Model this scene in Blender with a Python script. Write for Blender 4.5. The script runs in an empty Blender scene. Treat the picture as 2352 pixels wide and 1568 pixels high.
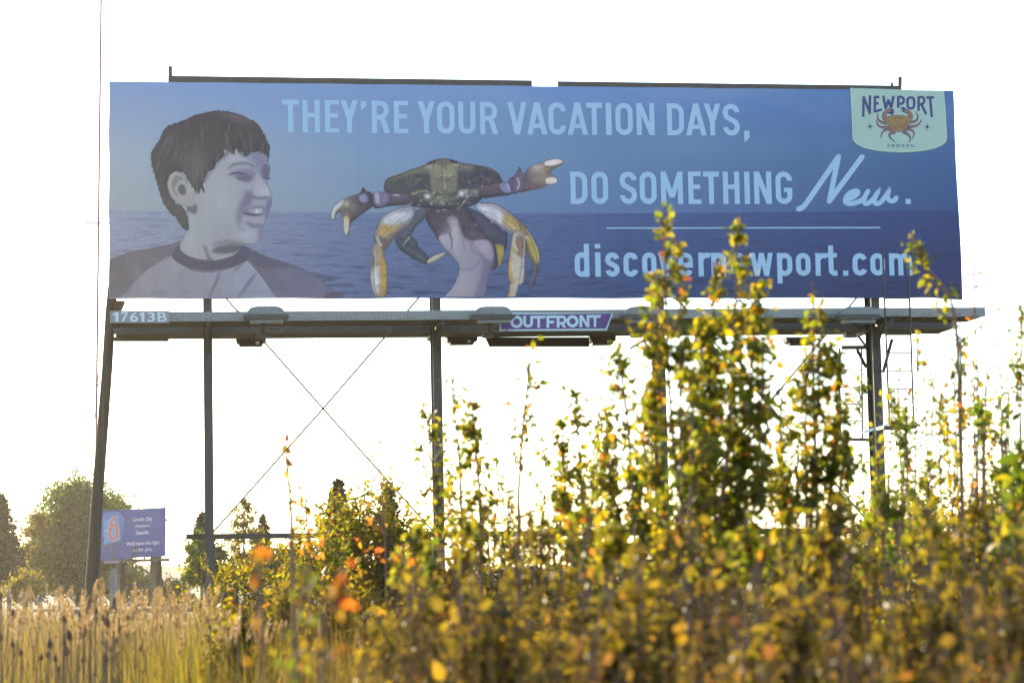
import bpy, math, random
import numpy as np
from mathutils import Vector, Matrix, Quaternion

random.seed(7)
rng = np.random.default_rng(11)
R = math.radians
scene = bpy.context.scene
col = scene.collection

# ------------------------------------------------------------------ camera
# pixel unit used for measuring the photograph: 2352 x 1568
FPX, CX, CY = 5600.0, 1176.0, 784.0
CAM_H = 1.5
PITCH, ROLL = math.atan(536 / 5600.0), R(1.15)
_f = np.array([0, math.cos(PITCH), math.sin(PITCH)])
_r0 = np.array([1.0, 0, 0])
_u0 = np.array([0, -math.sin(PITCH), math.cos(PITCH)])
_u = math.cos(ROLL) * _u0 + math.sin(ROLL) * _r0
_r = math.cos(ROLL) * _r0 - math.sin(ROLL) * _u0
CAM = np.array([0, 0, CAM_H])
cam_data = bpy.data.cameras.new('camera')
cam = bpy.data.objects.new('camera', cam_data)
col.objects.link(cam)
m = Matrix(((_r[0], _u[0], -_f[0], CAM[0]), (_r[1], _u[1], -_f[1], CAM[1]), (_r[2], _u[2], -_f[2], CAM[2]), (0, 0, 0, 1)))
cam.matrix_world = m
cam_data.sensor_width = 36.0
cam_data.lens = 36.0 * FPX / 2352.0
cam_data.clip_end = 5000
cam_data.clip_start = 0.05
cam_data.dof.use_dof = True
cam_data.dof.focus_distance = 42.0
cam_data.dof.aperture_fstop = 5.0
scene.camera = cam

# ------------------------------------------------------------------ sky, sun, exposure
SUN_EL, SUN_AZ = R(19.0), R(-30.0)          # azimuth from the view direction (+Y), negative = left
world = bpy.data.worlds.new('World')
scene.world = world
world.use_nodes = True
wn = world.node_tree
bg = wn.nodes['Background']
sky = wn.nodes.new('ShaderNodeTexSky')
sky.sky_type = 'NISHITA'
sky.sun_disc = False
sky.sun_elevation = SUN_EL
sky.sun_rotation = SUN_AZ
sky.altitude = 50
sky.air_density = 1.0
sky.dust_density = 0.4
sky.ozone_density = 1.0
wn.links.new(sky.outputs[0], bg.inputs[0])
bg.inputs[1].default_value = 0.15
sun_data = bpy.data.lights.new('sun', 'SUN')
sun_data.energy = 5.0
sun_data.angle = R(0.55)
sun_data.color = (1.0, 0.80, 0.53)
sun = bpy.data.objects.new('sun', sun_data)
sun.location = (-40, 60, 60)
to_sun = Vector((math.sin(SUN_AZ) * math.cos(SUN_EL), math.cos(SUN_AZ) * math.cos(SUN_EL), math.sin(SUN_EL)))
sun.rotation_euler = to_sun.to_track_quat('Z', 'Y').to_euler()
col.objects.link(sun)
scene.view_settings.view_transform = 'Standard'
scene.view_settings.look = 'None'
scene.view_settings.gamma = 1.0
scene.view_settings.exposure = 1.8
scene.cycles.max_bounces = 6
scene.cycles.diffuse_bounces = 3
scene.cycles.transmission_bounces = 4
scene.cycles.transparent_max_bounces = 8
scene.cycles.use_denoising = True
scene.cycles.sample_clamp_indirect = 8.0
scene.cycles.caustics_reflective = False
scene.cycles.caustics_refractive = False

# ------------------------------------------------------------------ measuring helpers
def ray(x, y):
    return _f * FPX + _r * (x - CX) + _u * (CY - y)

def W(x, y, d):
    """world point on the line of sight of pixel (x, y) at the distance d in front of the camera"""
    v = ray(x, y)
    return CAM + v * (d / v[1])

def project(P):
    P = np.asarray(P) - CAM
    a, b, c = P @ _r, P @ _u, P @ _f
    return CX + FPX * a / c, CY - FPX * b / c

# ------------------------------------------------------------------ colour helpers
def lin(c):
    c = np.asarray(c, float) / 255.0
    return np.where(c <= 0.04045, c / 12.92, ((c + 0.055) / 1.055) ** 2.4)

ILLUM = np.array([0.79, 0.97, 1.22])       # what a white sheet on the shaded face shows, used to read print colours off the photograph
AIR = np.array([0.024, 0.022, 0.016])       # light the air adds in front of the face
def ink(c):
    return np.clip((lin(c) - AIR) / ILLUM, 0.006, 0.82)

def rgba(c):
    return (float(c[0]), float(c[1]), float(c[2]), 1.0)

# ------------------------------------------------------------------ object helpers
def tag(o, label=None, cat=None, group=None, kind=None):
    if label: o['label'] = label
    if cat: o['category'] = cat
    if group: o['group'] = group
    if kind: o['kind'] = kind
    return o

def empty(name, loc=(0, 0, 0), rz=0.0, parent=None):
    o = bpy.data.objects.new(name, None)
    o.empty_display_size = 0.2
    o.location = [float(v) for v in loc]
    o.rotation_euler = (0, 0, rz)
    o.parent = parent
    col.objects.link(o)
    return o

def link(name, mesh, parent=None):
    o = bpy.data.objects.new(name, mesh)
    o.parent = parent
    col.objects.link(o)
    return o

def mesh_np(name, V, tris=None, quads=None, mat=None, smooth=False):
    V = np.asarray(V, np.float32).reshape(-1, 3)
    tris = np.zeros((0, 3), np.int32) if tris is None or len(tris) == 0 else np.asarray(tris, np.int32)
    quads = np.zeros((0, 4), np.int32) if quads is None or len(quads) == 0 else np.asarray(quads, np.int32)
    me = bpy.data.meshes.new(name)
    me.vertices.add(len(V))
    me.vertices.foreach_set('co', V.ravel())
    nl = tris.size + quads.size
    me.loops.add(nl)
    me.loops.foreach_set('vertex_index', np.concatenate([tris.ravel(), quads.ravel()]).astype(np.int32))
    nf = len(tris) + len(quads)
    me.polygons.add(nf)
    starts = np.concatenate([np.arange(len(tris)) * 3, tris.size + np.arange(len(quads)) * 4]).astype(np.int32)
    me.polygons.foreach_set('loop_start', starts)
    me.update(calc_edges=True)
    if smooth:
        me.polygons.foreach_set('use_smooth', np.ones(nf, bool))
    if mat: me.materials.append(mat)
    return me

class MB:
    """collects shapes, builds one mesh object"""
    def __init__(s): s.v, s.f = [], []
    def add(s, vs, fs):
        k = len(s.v)
        s.v += [tuple(float(c) for c in v) for v in vs]
        s.f += [tuple(i + k for i in f) for f in fs]
    def box(s, x0, x1, y0, y1, z0, z1):
        s.add([(x0, y0, z0), (x1, y0, z0), (x1, y1, z0), (x0, y1, z0), (x0, y0, z1), (x1, y0, z1), (x1, y1, z1), (x0, y1, z1)],
              [(0, 3, 2, 1), (4, 5, 6, 7), (0, 1, 5, 4), (1, 2, 6, 5), (2, 3, 7, 6), (3, 0, 4, 7)])
    def prism(s, poly, axis, a, b):
        """poly: list of 2-D points, extruded along axis from a to b"""
        n = len(poly)
        def P(p, t):
            if axis == 'x': return (t, p[0], p[1])
            if axis == 'y': return (p[0], t, p[1])
            return (p[0], p[1], t)
        vs = [P(p, a) for p in poly] + [P(p, b) for p in poly]
        fs = [tuple(range(n))[::-1], tuple(range(n, 2 * n))] + [(i, (i + 1) % n, n + (i + 1) % n, n + i) for i in range(n)]
        s.add(vs, fs)
    def tube(s, pts, rad, n=6, cap=True):
        pts = [np.asarray(p, float) for p in pts]
        rads = rad if hasattr(rad, '__len__') else [rad] * len(pts)
        k = len(s.v)
        up = np.array([0.0, 0, 1])
        for i, p in enumerate(pts):
            t = pts[min(i + 1, len(pts) - 1)] - pts[max(i - 1, 0)]
            t = t / (np.linalg.norm(t) + 1e-9)
            a = np.cross(t, up if abs(t[2]) < 0.95 else np.array([0.0, 1, 0]))
            a /= np.linalg.norm(a) + 1e-9
            b = np.cross(t, a)
            for j in range(n):
                an = 2 * math.pi * j / n
                s.v.append(tuple(float(c) for c in p + (a * math.cos(an) + b * math.sin(an)) * rads[i]))
        for i in range(len(pts) - 1):
            for j in range(n):
                s.f.append((k + i * n + j, k + i * n + (j + 1) % n, k + (i + 1) * n + (j + 1) % n, k + (i + 1) * n + j))
        if cap:
            s.f.append(tuple(range(k, k + n)))
            e = k + (len(pts) - 1) * n
            s.f.append(tuple(range(e, e + n))[::-1])
    def build(s, name, mat=None, parent=None, smooth=False, bevel=0.0):
        me = bpy.data.meshes.new(name)
        me.from_pydata(s.v, [], s.f)
        me.update()
        if smooth: me.polygons.foreach_set('use_smooth', np.ones(len(me.polygons), bool))
        if mat: me.materials.append(mat)
        o = link(name, me, parent)
        if bevel:
            b = o.modifiers.new('bevel', 'BEVEL'); b.width = bevel; b.segments = 1; b.limit_method = 'ANGLE'
        return o

# ------------------------------------------------------------------ materials
def nodes_of(name):
    m = bpy.data.materials.new(name); m.use_nodes = True
    t = m.node_tree
    for n in list(t.nodes): t.nodes.remove(n)
    out = t.nodes.new('ShaderNodeOutputMaterial')
    return m, t, out

def N(t, typ, **kw):
    n = t.nodes.new(typ)
    for k, v in kw.items(): setattr(n, k, v)
    return n

def ramp(t, stops, fac=None, interp='LINEAR'):
    n = t.nodes.new('ShaderNodeValToRGB')
    cr = n.color_ramp; cr.interpolation = interp
    while len(cr.elements) < len(stops): cr.elements.new(0.5)
    for e, (p, c) in zip(cr.elements, stops):
        e.position = p; e.color = rgba(c)
    if fac is not None: t.links.new(fac, n.inputs[0])
    return n.outputs[0]

def mixc(t, fac, a, b, mode='MIX'):
    n = t.nodes.new('ShaderNodeMix'); n.data_type = 'RGBA'; n.blend_type = mode
    for sock, v in ((n.inputs[0], fac), (n.inputs[6], a), (n.inputs[7], b)):
        if hasattr(v, 'links') or hasattr(v, 'is_linked'): t.links.new(v, sock)
        elif isinstance(v, (int, float)): sock.default_value = v
        else: sock.default_value = rgba(v)
    return n.outputs[2]

def surf(name, c1, c2, scale=3.0, rough=0.6, metal=0.0, bump=0.0, detail=4.0, stretch=(1, 1, 1), spots=None):
    """two-tone noisy surface; spots = (colour, scale, threshold) adds wear with a shape of its own"""
    m, t, out = nodes_of(name)
    p = N(t, 'ShaderNodeBsdfPrincipled')
    tc = N(t, 'ShaderNodeTexCoord'); mp = N(t, 'ShaderNodeMapping'); mp.inputs['Scale'].default_value = stretch
    t.links.new(tc.outputs['Object'], mp.inputs[0])
    nz = N(t, 'ShaderNodeTexNoise'); nz.inputs['Scale'].default_value = scale; nz.inputs['Detail'].default_value = detail
    t.links.new(mp.outputs[0], nz.inputs['Vector'])
    c = ramp(t, [(0.3, c1), (0.7, c2)], nz.outputs['Fac'])
    if spots:
        n2 = N(t, 'ShaderNodeTexNoise'); n2.inputs['Scale'].default_value = spots[1]; n2.inputs['Detail'].default_value = 3
        t.links.new(tc.outputs['Object'], n2.inputs['Vector'])
        f = ramp(t, [(spots[2], (0, 0, 0)), (min(1, spots[2] + 0.06), (1, 1, 1))], n2.outputs['Fac'])
        c = mixc(t, f, c, spots[0])
    t.links.new(c, p.inputs['Base Color'])
    p.inputs['Roughness'].default_value = rough; p.inputs['Metallic'].default_value = metal
    if bump:
        b = N(t, 'ShaderNodeBump'); b.inputs['Strength'].default_value = bump; b.inputs['Distance'].default_value = 0.02
        t.links.new(nz.outputs['Fac'], b.inputs['Height']); t.links.new(b.outputs[0], p.inputs['Normal'])
    t.links.new(p.outputs[0], out.inputs[0])
    return m

def leafmat(name, stops, trans=0.55, tint=(1.0, 0.95, 0.45), boost=2.2, gloss=0.018):
    """leaf: reflected and transmitted light; colour varies from leaf to leaf"""
    m, t, out = nodes_of(name)
    oi = N(t, 'ShaderNodeObjectInfo'); ge = N(t, 'ShaderNodeNewGeometry')
    a = N(t, 'ShaderNodeMath', operation='ADD'); fr = N(t, 'ShaderNodeMath', operation='FRACT')
    t.links.new(oi.outputs['Random'], a.inputs[0]); t.links.new(ge.outputs['Random Per Island'], a.inputs[1])
    t.links.new(a.outputs[0], fr.inputs[0])
    c = ramp(t, stops, fr.outputs[0])
    d = N(t, 'ShaderNodeBsdfDiffuse'); t.links.new(c, d.inputs[0])
    tr = N(t, 'ShaderNodeBsdfTranslucent')
    tc = mixc(t, 1.0, c, tuple(boost * x for x in tint), 'MULTIPLY')
    t.links.new(tc, tr.inputs[0])
    mx = N(t, 'ShaderNodeMixShader'); mx.inputs[0].default_value = trans
    t.links.new(d.outputs[0], mx.inputs[1]); t.links.new(tr.outputs[0], mx.inputs[2])
    g = N(t, 'ShaderNodeBsdfGlossy'); g.inputs['Roughness'].default_value = 0.35
    mg = N(t, 'ShaderNodeMixShader'); mg.inputs[0].default_value = gloss
    t.links.new(mx.outputs[0], mg.inputs[1]); t.links.new(g.outputs[0], mg.inputs[2])
    t.links.new(mg.outputs[0], out.inputs[0])
    return m

M = {}
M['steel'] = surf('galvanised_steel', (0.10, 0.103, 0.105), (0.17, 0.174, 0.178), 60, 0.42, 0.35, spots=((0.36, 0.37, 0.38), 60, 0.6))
M['post'] = surf('weathered_post_steel', (0.024, 0.021, 0.02), (0.042, 0.037, 0.034), 5, 0.55, 0.1, stretch=(1, 1, 0.15))
M['dark_steel'] = surf('dark_brown_steel', (0.03, 0.022, 0.017), (0.055, 0.042, 0.032), 8, 0.6, 0.1)
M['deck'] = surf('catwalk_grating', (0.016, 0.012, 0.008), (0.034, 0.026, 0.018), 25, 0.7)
M['timber'] = surf('weathered_timber', (0.055, 0.035, 0.022), (0.10, 0.068, 0.045), 9, 0.85, bump=0.4, stretch=(3, 3, 0.12))
M['mast'] = surf('fringe_red_steel', (0.30, 0.07, 0.075), (0.36, 0.10, 0.10), 12, 0.5)  # red tint stands in for the lens colour fringe along the mast
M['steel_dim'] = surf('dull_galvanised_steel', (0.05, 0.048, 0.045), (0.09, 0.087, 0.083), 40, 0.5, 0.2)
M['cable'] = surf('bracing_cable', (0.10, 0.085, 0.08), (0.16, 0.14, 0.13), 20, 0.5, 0.3)
M['lamp'] = surf('lamp_housing', (0.12, 0.125, 0.135), (0.17, 0.175, 0.185), 10, 0.5)
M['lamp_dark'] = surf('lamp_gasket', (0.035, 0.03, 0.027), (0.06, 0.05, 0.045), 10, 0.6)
M['white_paint'] = surf('white_paint', (0.66, 0.67, 0.68), (0.76, 0.77, 0.78), 6, 0.5)
M['bark'] = surf('bark', (0.09, 0.06, 0.04), (0.17, 0.12, 0.085), 30, 0.9, bump=0.3)
M['twig'] = surf('twig_bark', (0.12, 0.055, 0.035), (0.2, 0.11, 0.07), 40, 0.7)
M['concrete'] = surf('grey_plastic', (0.09, 0.1, 0.105), (0.13, 0.142, 0.148), 6, 0.7)
# ------------------------------------------------------------------ ground
def ground_z(x, y):
    return 0.05 * np.sin(x * 0.21 + 1.0) * np.cos(y * 0.13)
gx = np.concatenate([np.linspace(-1500, -120, 12), np.linspace(-100, 100, 70), np.linspace(120, 1500, 12)])
gy = np.concatenate([np.linspace(-300, -20, 8), np.linspace(-10, 200, 90), np.linspace(230, 2400, 16)])
GX, GY = np.meshgrid(gx, gy)
GZ = np.where((abs(GX) < 110) & (GY < 210), ground_z(GX, GY), 0.0)
nx, ny = len(gx), len(gy)
ii = (np.arange(ny - 1)[:, None] * nx + np.arange(nx - 1)[None, :]).ravel()
mt = surf('meadow_soil', (0.045, 0.045, 0.018), (0.10, 0.085, 0.036), 0.6, 0.95, bump=0.5, detail=8)
g = link('ground', mesh_np('ground', np.stack([GX, GY, GZ], -1), quads=np.stack([ii, ii + 1, ii + nx + 1, ii + nx], 1), mat=mt, smooth=True))
tag(g, 'rough grassy field running back to the trees', kind='structure')
# far wooded hill
n = 420
hx = np.linspace(-420, 320, n)
top = 3.2 + 2.6 * np.exp(-((hx + 95) / 40) ** 2) + 1.0 * np.sin(hx * 0.03) + rng.normal(0, 0.35, n) + 0.7 * np.abs(np.sin(hx * 1.3))
mb_v = np.concatenate([np.stack([hx, np.full(n, 640.0), np.full(n, -1.0)], 1), np.stack([hx, np.full(n, 668.0), top], 1), np.stack([hx, np.full(n, 760.0), np.full(n, -1.0)], 1)])
q = np.arange(n - 1)
hq = np.concatenate([np.stack([q, q + 1, q + n + 1, q + n], 1), np.stack([q + n, q + n + 1, q + 2 * n + 1, q + 2 * n], 1)])
h = link('wooded_hill', mesh_np('wooded_hill', mb_v, quads=hq, mat=surf('far_forest', (0.02, 0.032, 0.022), (0.045, 0.06, 0.035), 0.25, 0.95, detail=8)))
tag(h, 'low wooded ridge far behind the small billboard', kind='structure')
# ------------------------------------------------------------------ main billboard: its own frame (s along the face, n towards the viewer, z up)
BTH = R(7.69)
BO = np.array([-6.80, 41.0])
EX = np.array([math.cos(BTH), math.sin(BTH)])
EN = np.array([math.sin(BTH), -math.cos(BTH)])
BW = 14.93
BC = BO + EX * BW / 2

def px2b(x, y, n=0.0):
    """photo position -> (s, z) on the plane n metres in front of the face"""
    v = ray(x, y)
    p0 = BO + EN * n
    t = ((p0 - CAM[:2]) @ EN) / (v[:2] @ EN)
    p = CAM + v * t
    return (p[:2] - BO) @ EX, p[2]

def b2w(s, n, z):
    s, n, z = np.broadcast_arrays(np.asarray(s, float), n, z)
    xy = BO + s[..., None] * EX + n[..., None] * EN
    return np.concatenate([xy, z[..., None]], -1)

def L(s, n, z):          # billboard-local coordinates
    return (float(s) - BW / 2, -float(n), float(z))

class ZM:
    """a zoomed view: its own pixel -> measuring pixel"""
    def __init__(s, x0, y0, k): s.x0, s.y0, s.k = x0, y0, k
    def __call__(s, x, y): return (s.x0 + x * s.k) * 0.9408, (s.y0 + y * s.k) * 0.9408
zA = ZM(250, 150, 650 / 1699); zB = ZM(780, 350, 620 / 2352); zC = ZM(1900, 180, 500 / 2063); zD = ZM(1350, 350, 1050 / 2352)
zE = ZM(670, 220, 600 / 2352); zF = ZM(1230, 220, 630 / 2352); zG = ZM(180, 480, 240 / 896); zH = ZM(1180, 740, 340 / 2352)
zI = ZM(220, 640, 680 / 2352); zJ = ZM(850, 680, 800 / 2352); zK = ZM(1900, 680, 600 / 1809)

board = empty('billboard', (BC[0], BC[1], 0), BTH)
tag(board, 'huge billboard on steel posts printed with a boy, a crab and a blue sea', 'billboard')

# ---- face panel, print of sky and sea
TLc, BLc, TRc, BRc = px2b(250.2, 187.2), px2b(250.6, 685.4), px2b(2190.0, 208.6), px2b(2210.6, 683.5)
Z0, Z1 = BLc[1], TLc[1]
ring = []
for i in range(25):                                       # bottom edge, a little slack at the right end
    u = i / 24
    ring.append((BLc[0] + (BRc[0] - BLc[0]) * u, BLc[1] + (BRc[1] - BLc[1]) * u - (0.035 * max(0, (u - 0.965) / 0.035) if u > .965 else 0) + 0.006 * math.sin(u * 41)))
for i in range(1, 12):
    u = i / 12
    ring.append((BRc[0] + (TRc[0] - BRc[0]) * u + 0.012 * math.sin(u * 7.0), BRc[1] + (TRc[1] - BRc[1]) * u))
for i in range(25):
    u = i / 24
    ring.append((TRc[0] + (TLc[0] - TRc[0]) * u, TRc[1] + (TLc[1] - TRc[1]) * u + (0.004 * math.sin(u * 60))))
for i in range(1, 12):
    u = i / 12
    ring.append((TLc[0] + (BLc[0] - TLc[0]) * u + 0.008 * math.sin(u * 19.0), TLc[1] + (BLc[1] - TLc[1]) * u))

def print_material():
    m, t, out = nodes_of('printed_vinyl_sea_and_sky')
    p = N(t, 'ShaderNodeBsdfPrincipled'); p.inputs['Roughness'].default_value = 0.6
    tc = N(t, 'ShaderNodeTexCoord'); sp = N(t, 'ShaderNodeSeparateXYZ'); t.links.new(tc.outputs['Object'], sp.inputs[0])
    def mr(sock, a, b):
        n = N(t, 'ShaderNodeMapRange'); n.inputs[1].default_value = a; n.inputs[2].default_value = b
        t.links.new(sock, n.inputs[0]); return n.outputs[0]
    u = mr(sp.outputs[0], -BW / 2, BW / 2)
    hz = px2b(1176, 490)[1]
    # printed horizon, slightly bowed
    bow = N(t, 'ShaderNodeMath', operation='MULTIPLY'); t.links.new(sp.outputs[0], bow.inputs[0]); t.links.new(sp.outputs[0], bow.inputs[1])
    bm = N(t, 'ShaderNodeMath', operation='MULTIPLY_ADD'); t.links.new(bow.outputs[0], bm.inputs[0]); bm.inputs[1].default_value = -0.0011; t.links.new(sp.outputs[2], bm.inputs[2])
    z = bm.outputs[0]
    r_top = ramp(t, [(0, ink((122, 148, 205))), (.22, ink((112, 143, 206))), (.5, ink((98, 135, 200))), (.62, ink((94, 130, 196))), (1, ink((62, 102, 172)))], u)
    r_mid = ramp(t, [(0, ink((152, 166, 190))), (.3, ink((118, 146, 190))), (.6, ink((88, 122, 172))), (1, ink((58, 88, 146)))], u)  # paler left ends also have part of the lens veil worked into the ink
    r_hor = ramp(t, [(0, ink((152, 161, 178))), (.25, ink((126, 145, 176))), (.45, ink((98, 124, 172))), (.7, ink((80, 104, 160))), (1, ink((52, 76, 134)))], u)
    f1 = mr(z, hz + 0.95, Z1); f0 = mr(z, hz, hz + 0.95)
    # soft printed clouds
    mp = N(t, 'ShaderNodeMapping'); mp.inputs['Scale'].default_value = (0.5, 1, 1.3); t.links.new(tc.outputs['Object'], mp.inputs[0])
    cl = N(t, 'ShaderNodeTexNoise'); cl.inputs['Scale'].default_value = 1.1; cl.inputs['Detail'].default_value = 5; t.links.new(mp.outputs[0], cl.inputs['Vector'])
    clf = ramp(t, [(0.42, (0, 0, 0)), (0.75, (1, 1, 1))], cl.outputs['Fac'])
    skyc = mixc(t, f1, r_mid, r_top)
    skyc = mixc(t, f0, r_hor, skyc)
    cm = N(t, 'ShaderNodeMath', operation='MULTIPLY'); t.links.new(clf, cm.inputs[0]); t.links.new(mr(z, hz + 0.6, Z1), cm.inputs[1])
    cm2 = N(t, 'ShaderNodeMath', operation='MULTIPLY'); t.links.new(cm.outputs[0], cm2.inputs[0]); cm2.inputs[1].default_value = 0.4
    skyc = mixc(t, cm2.outputs[0], skyc, ink((128, 158, 200)))
    # sea
    s_far = ramp(t, [(0, ink((144, 150, 180))), (.3, ink((100, 116, 162))), (.6, ink((66, 86, 142))), (1, ink((42, 62, 118)))], u)  # left end takes in the same pale lens veil
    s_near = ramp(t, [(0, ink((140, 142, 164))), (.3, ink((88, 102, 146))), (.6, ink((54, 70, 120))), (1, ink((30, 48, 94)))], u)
    v = mr(z, Z0, hz)
    sea = mixc(t, v, s_near, s_far)
    def rip(sx, sz, lo, hi):
        mp2 = N(t, 'ShaderNodeMapping'); mp2.inputs['Scale'].default_value = (sx, 1, sz); t.links.new(tc.outputs['Object'], mp2.inputs[0])
        w = N(t, 'ShaderNodeTexNoise'); w.inputs['Scale'].default_value = 1.0; w.inputs['Detail'].default_value = 4; w.inputs['Roughness'].default_value = .6
        t.links.new(mp2.outputs[0], w.inputs['Vector'])
        return ramp(t, [(lo, (0, 0, 0)), (hi, (1, 1, 1))], w.outputs['Fac'])
    near = ramp(t, [(0.0, (1, 1, 1)), (0.75, (0.3, 0.3, 0.3))], v)
    w1 = mixc(t, 1.0, rip(1.7, 15, .5, .64), near, 'MULTIPLY')
    w2 = rip(6.5, 44, .5, .72)
    sea = mixc(t, w1, sea, mixc(t, 1.0, sea, (.3, .3, .4), 'MULTIPLY'))
    w3 = mixc(t, 1.0, w2, (.8, .8, .8), 'MULTIPLY')
    sea = mixc(t, w3, sea, mixc(t, 1.0, sea, (1.5, 1.5, 1.4), 'MULTIPLY'))
    fsea = mr(z, hz + 0.008, hz - 0.008)
    c = mixc(t, fsea, skyc, sea)
    # faint vertical weave of the vinyl
    wv = N(t, 'ShaderNodeTexNoise'); mp3 = N(t, 'ShaderNodeMapping'); mp3.inputs['Scale'].default_value = (16, 1, .3)
    t.links.new(tc.outputs['Object'], mp3.inputs[0]); t.links.new(mp3.outputs[0], wv.inputs['Vector']); wv.inputs['Scale'].default_value = 1; wv.inputs['Detail'].default_value = 3
    c = mixc(t, 1.0, c, ramp(t, [(.3, (.975, .975, .975)), (.7, (1.02, 1.02, 1.02))], wv.outputs['Fac']), 'MULTIPLY')
    t.links.new(c, p.inputs['Base Color'])
    t.links.new(p.outputs[0], out.inputs[0])
    return m

mb = MB()
k = len(ring)
mb.add([L(s, 0, z) for s, z in ring] + [L(s, -0.05, z) for s, z in ring],
       [tuple(range(k)), tuple(range(2 * k - 1, k - 1, -1))] + [(i, k + i, k + (i + 1) % k, (i + 1) % k) for i in range(k)])
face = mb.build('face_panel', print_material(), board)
face['label'] = 'printed vinyl face with sea, sky and white lettering'

# ---- printed figures: colour painted per point on a fine sheet that lies on the face
def painted_material(name):
    m, t, out = nodes_of(name)
    p = N(t, 'ShaderNodeBsdfPrincipled'); p.inputs['Roughness'].default_value = 0.6
    a = N(t, 'ShaderNodeAttribute'); a.attribute_name = 'ink'
    t.links.new(a.outputs['Color'], p.inputs['Base Color'])
    tr = N(t, 'ShaderNodeBsdfTransparent'); mx = N(t, 'ShaderNodeMixShader')
    t.links.new(a.outputs['Alpha'], mx.inputs[0]); t.links.new(tr.outputs[0], mx.inputs[1]); t.links.new(p.outputs[0], mx.inputs[2])
    t.links.new(mx.outputs[0], out.inputs[0])
    return m
M['painted'] = painted_material('printed_vinyl_figure')

def spline(pts, closed=True, sub=4):
    P = np.asarray(pts, float); n = len(P); out = []
    rngn = n if closed else n - 1
    for i in range(rngn):
        p1, p2 = P[i], P[(i + 1) % n]
        p0 = P[(i - 1) % n] if closed or i > 0 else p1
        p3 = P[(i + 2) % n] if closed or i + 2 < n else p2
        for j in range(sub):
            t = j / sub
            out.append(0.5 * ((2 * p1) + (-p0 + p2) * t + (2 * p0 - 5 * p1 + 4 * p2 - p3) * t * t + (-p0 + 3 * p1 - 3 * p2 + p3) * t ** 3))
    if not closed: out.append(P[-1])
    return np.array(out)

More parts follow.
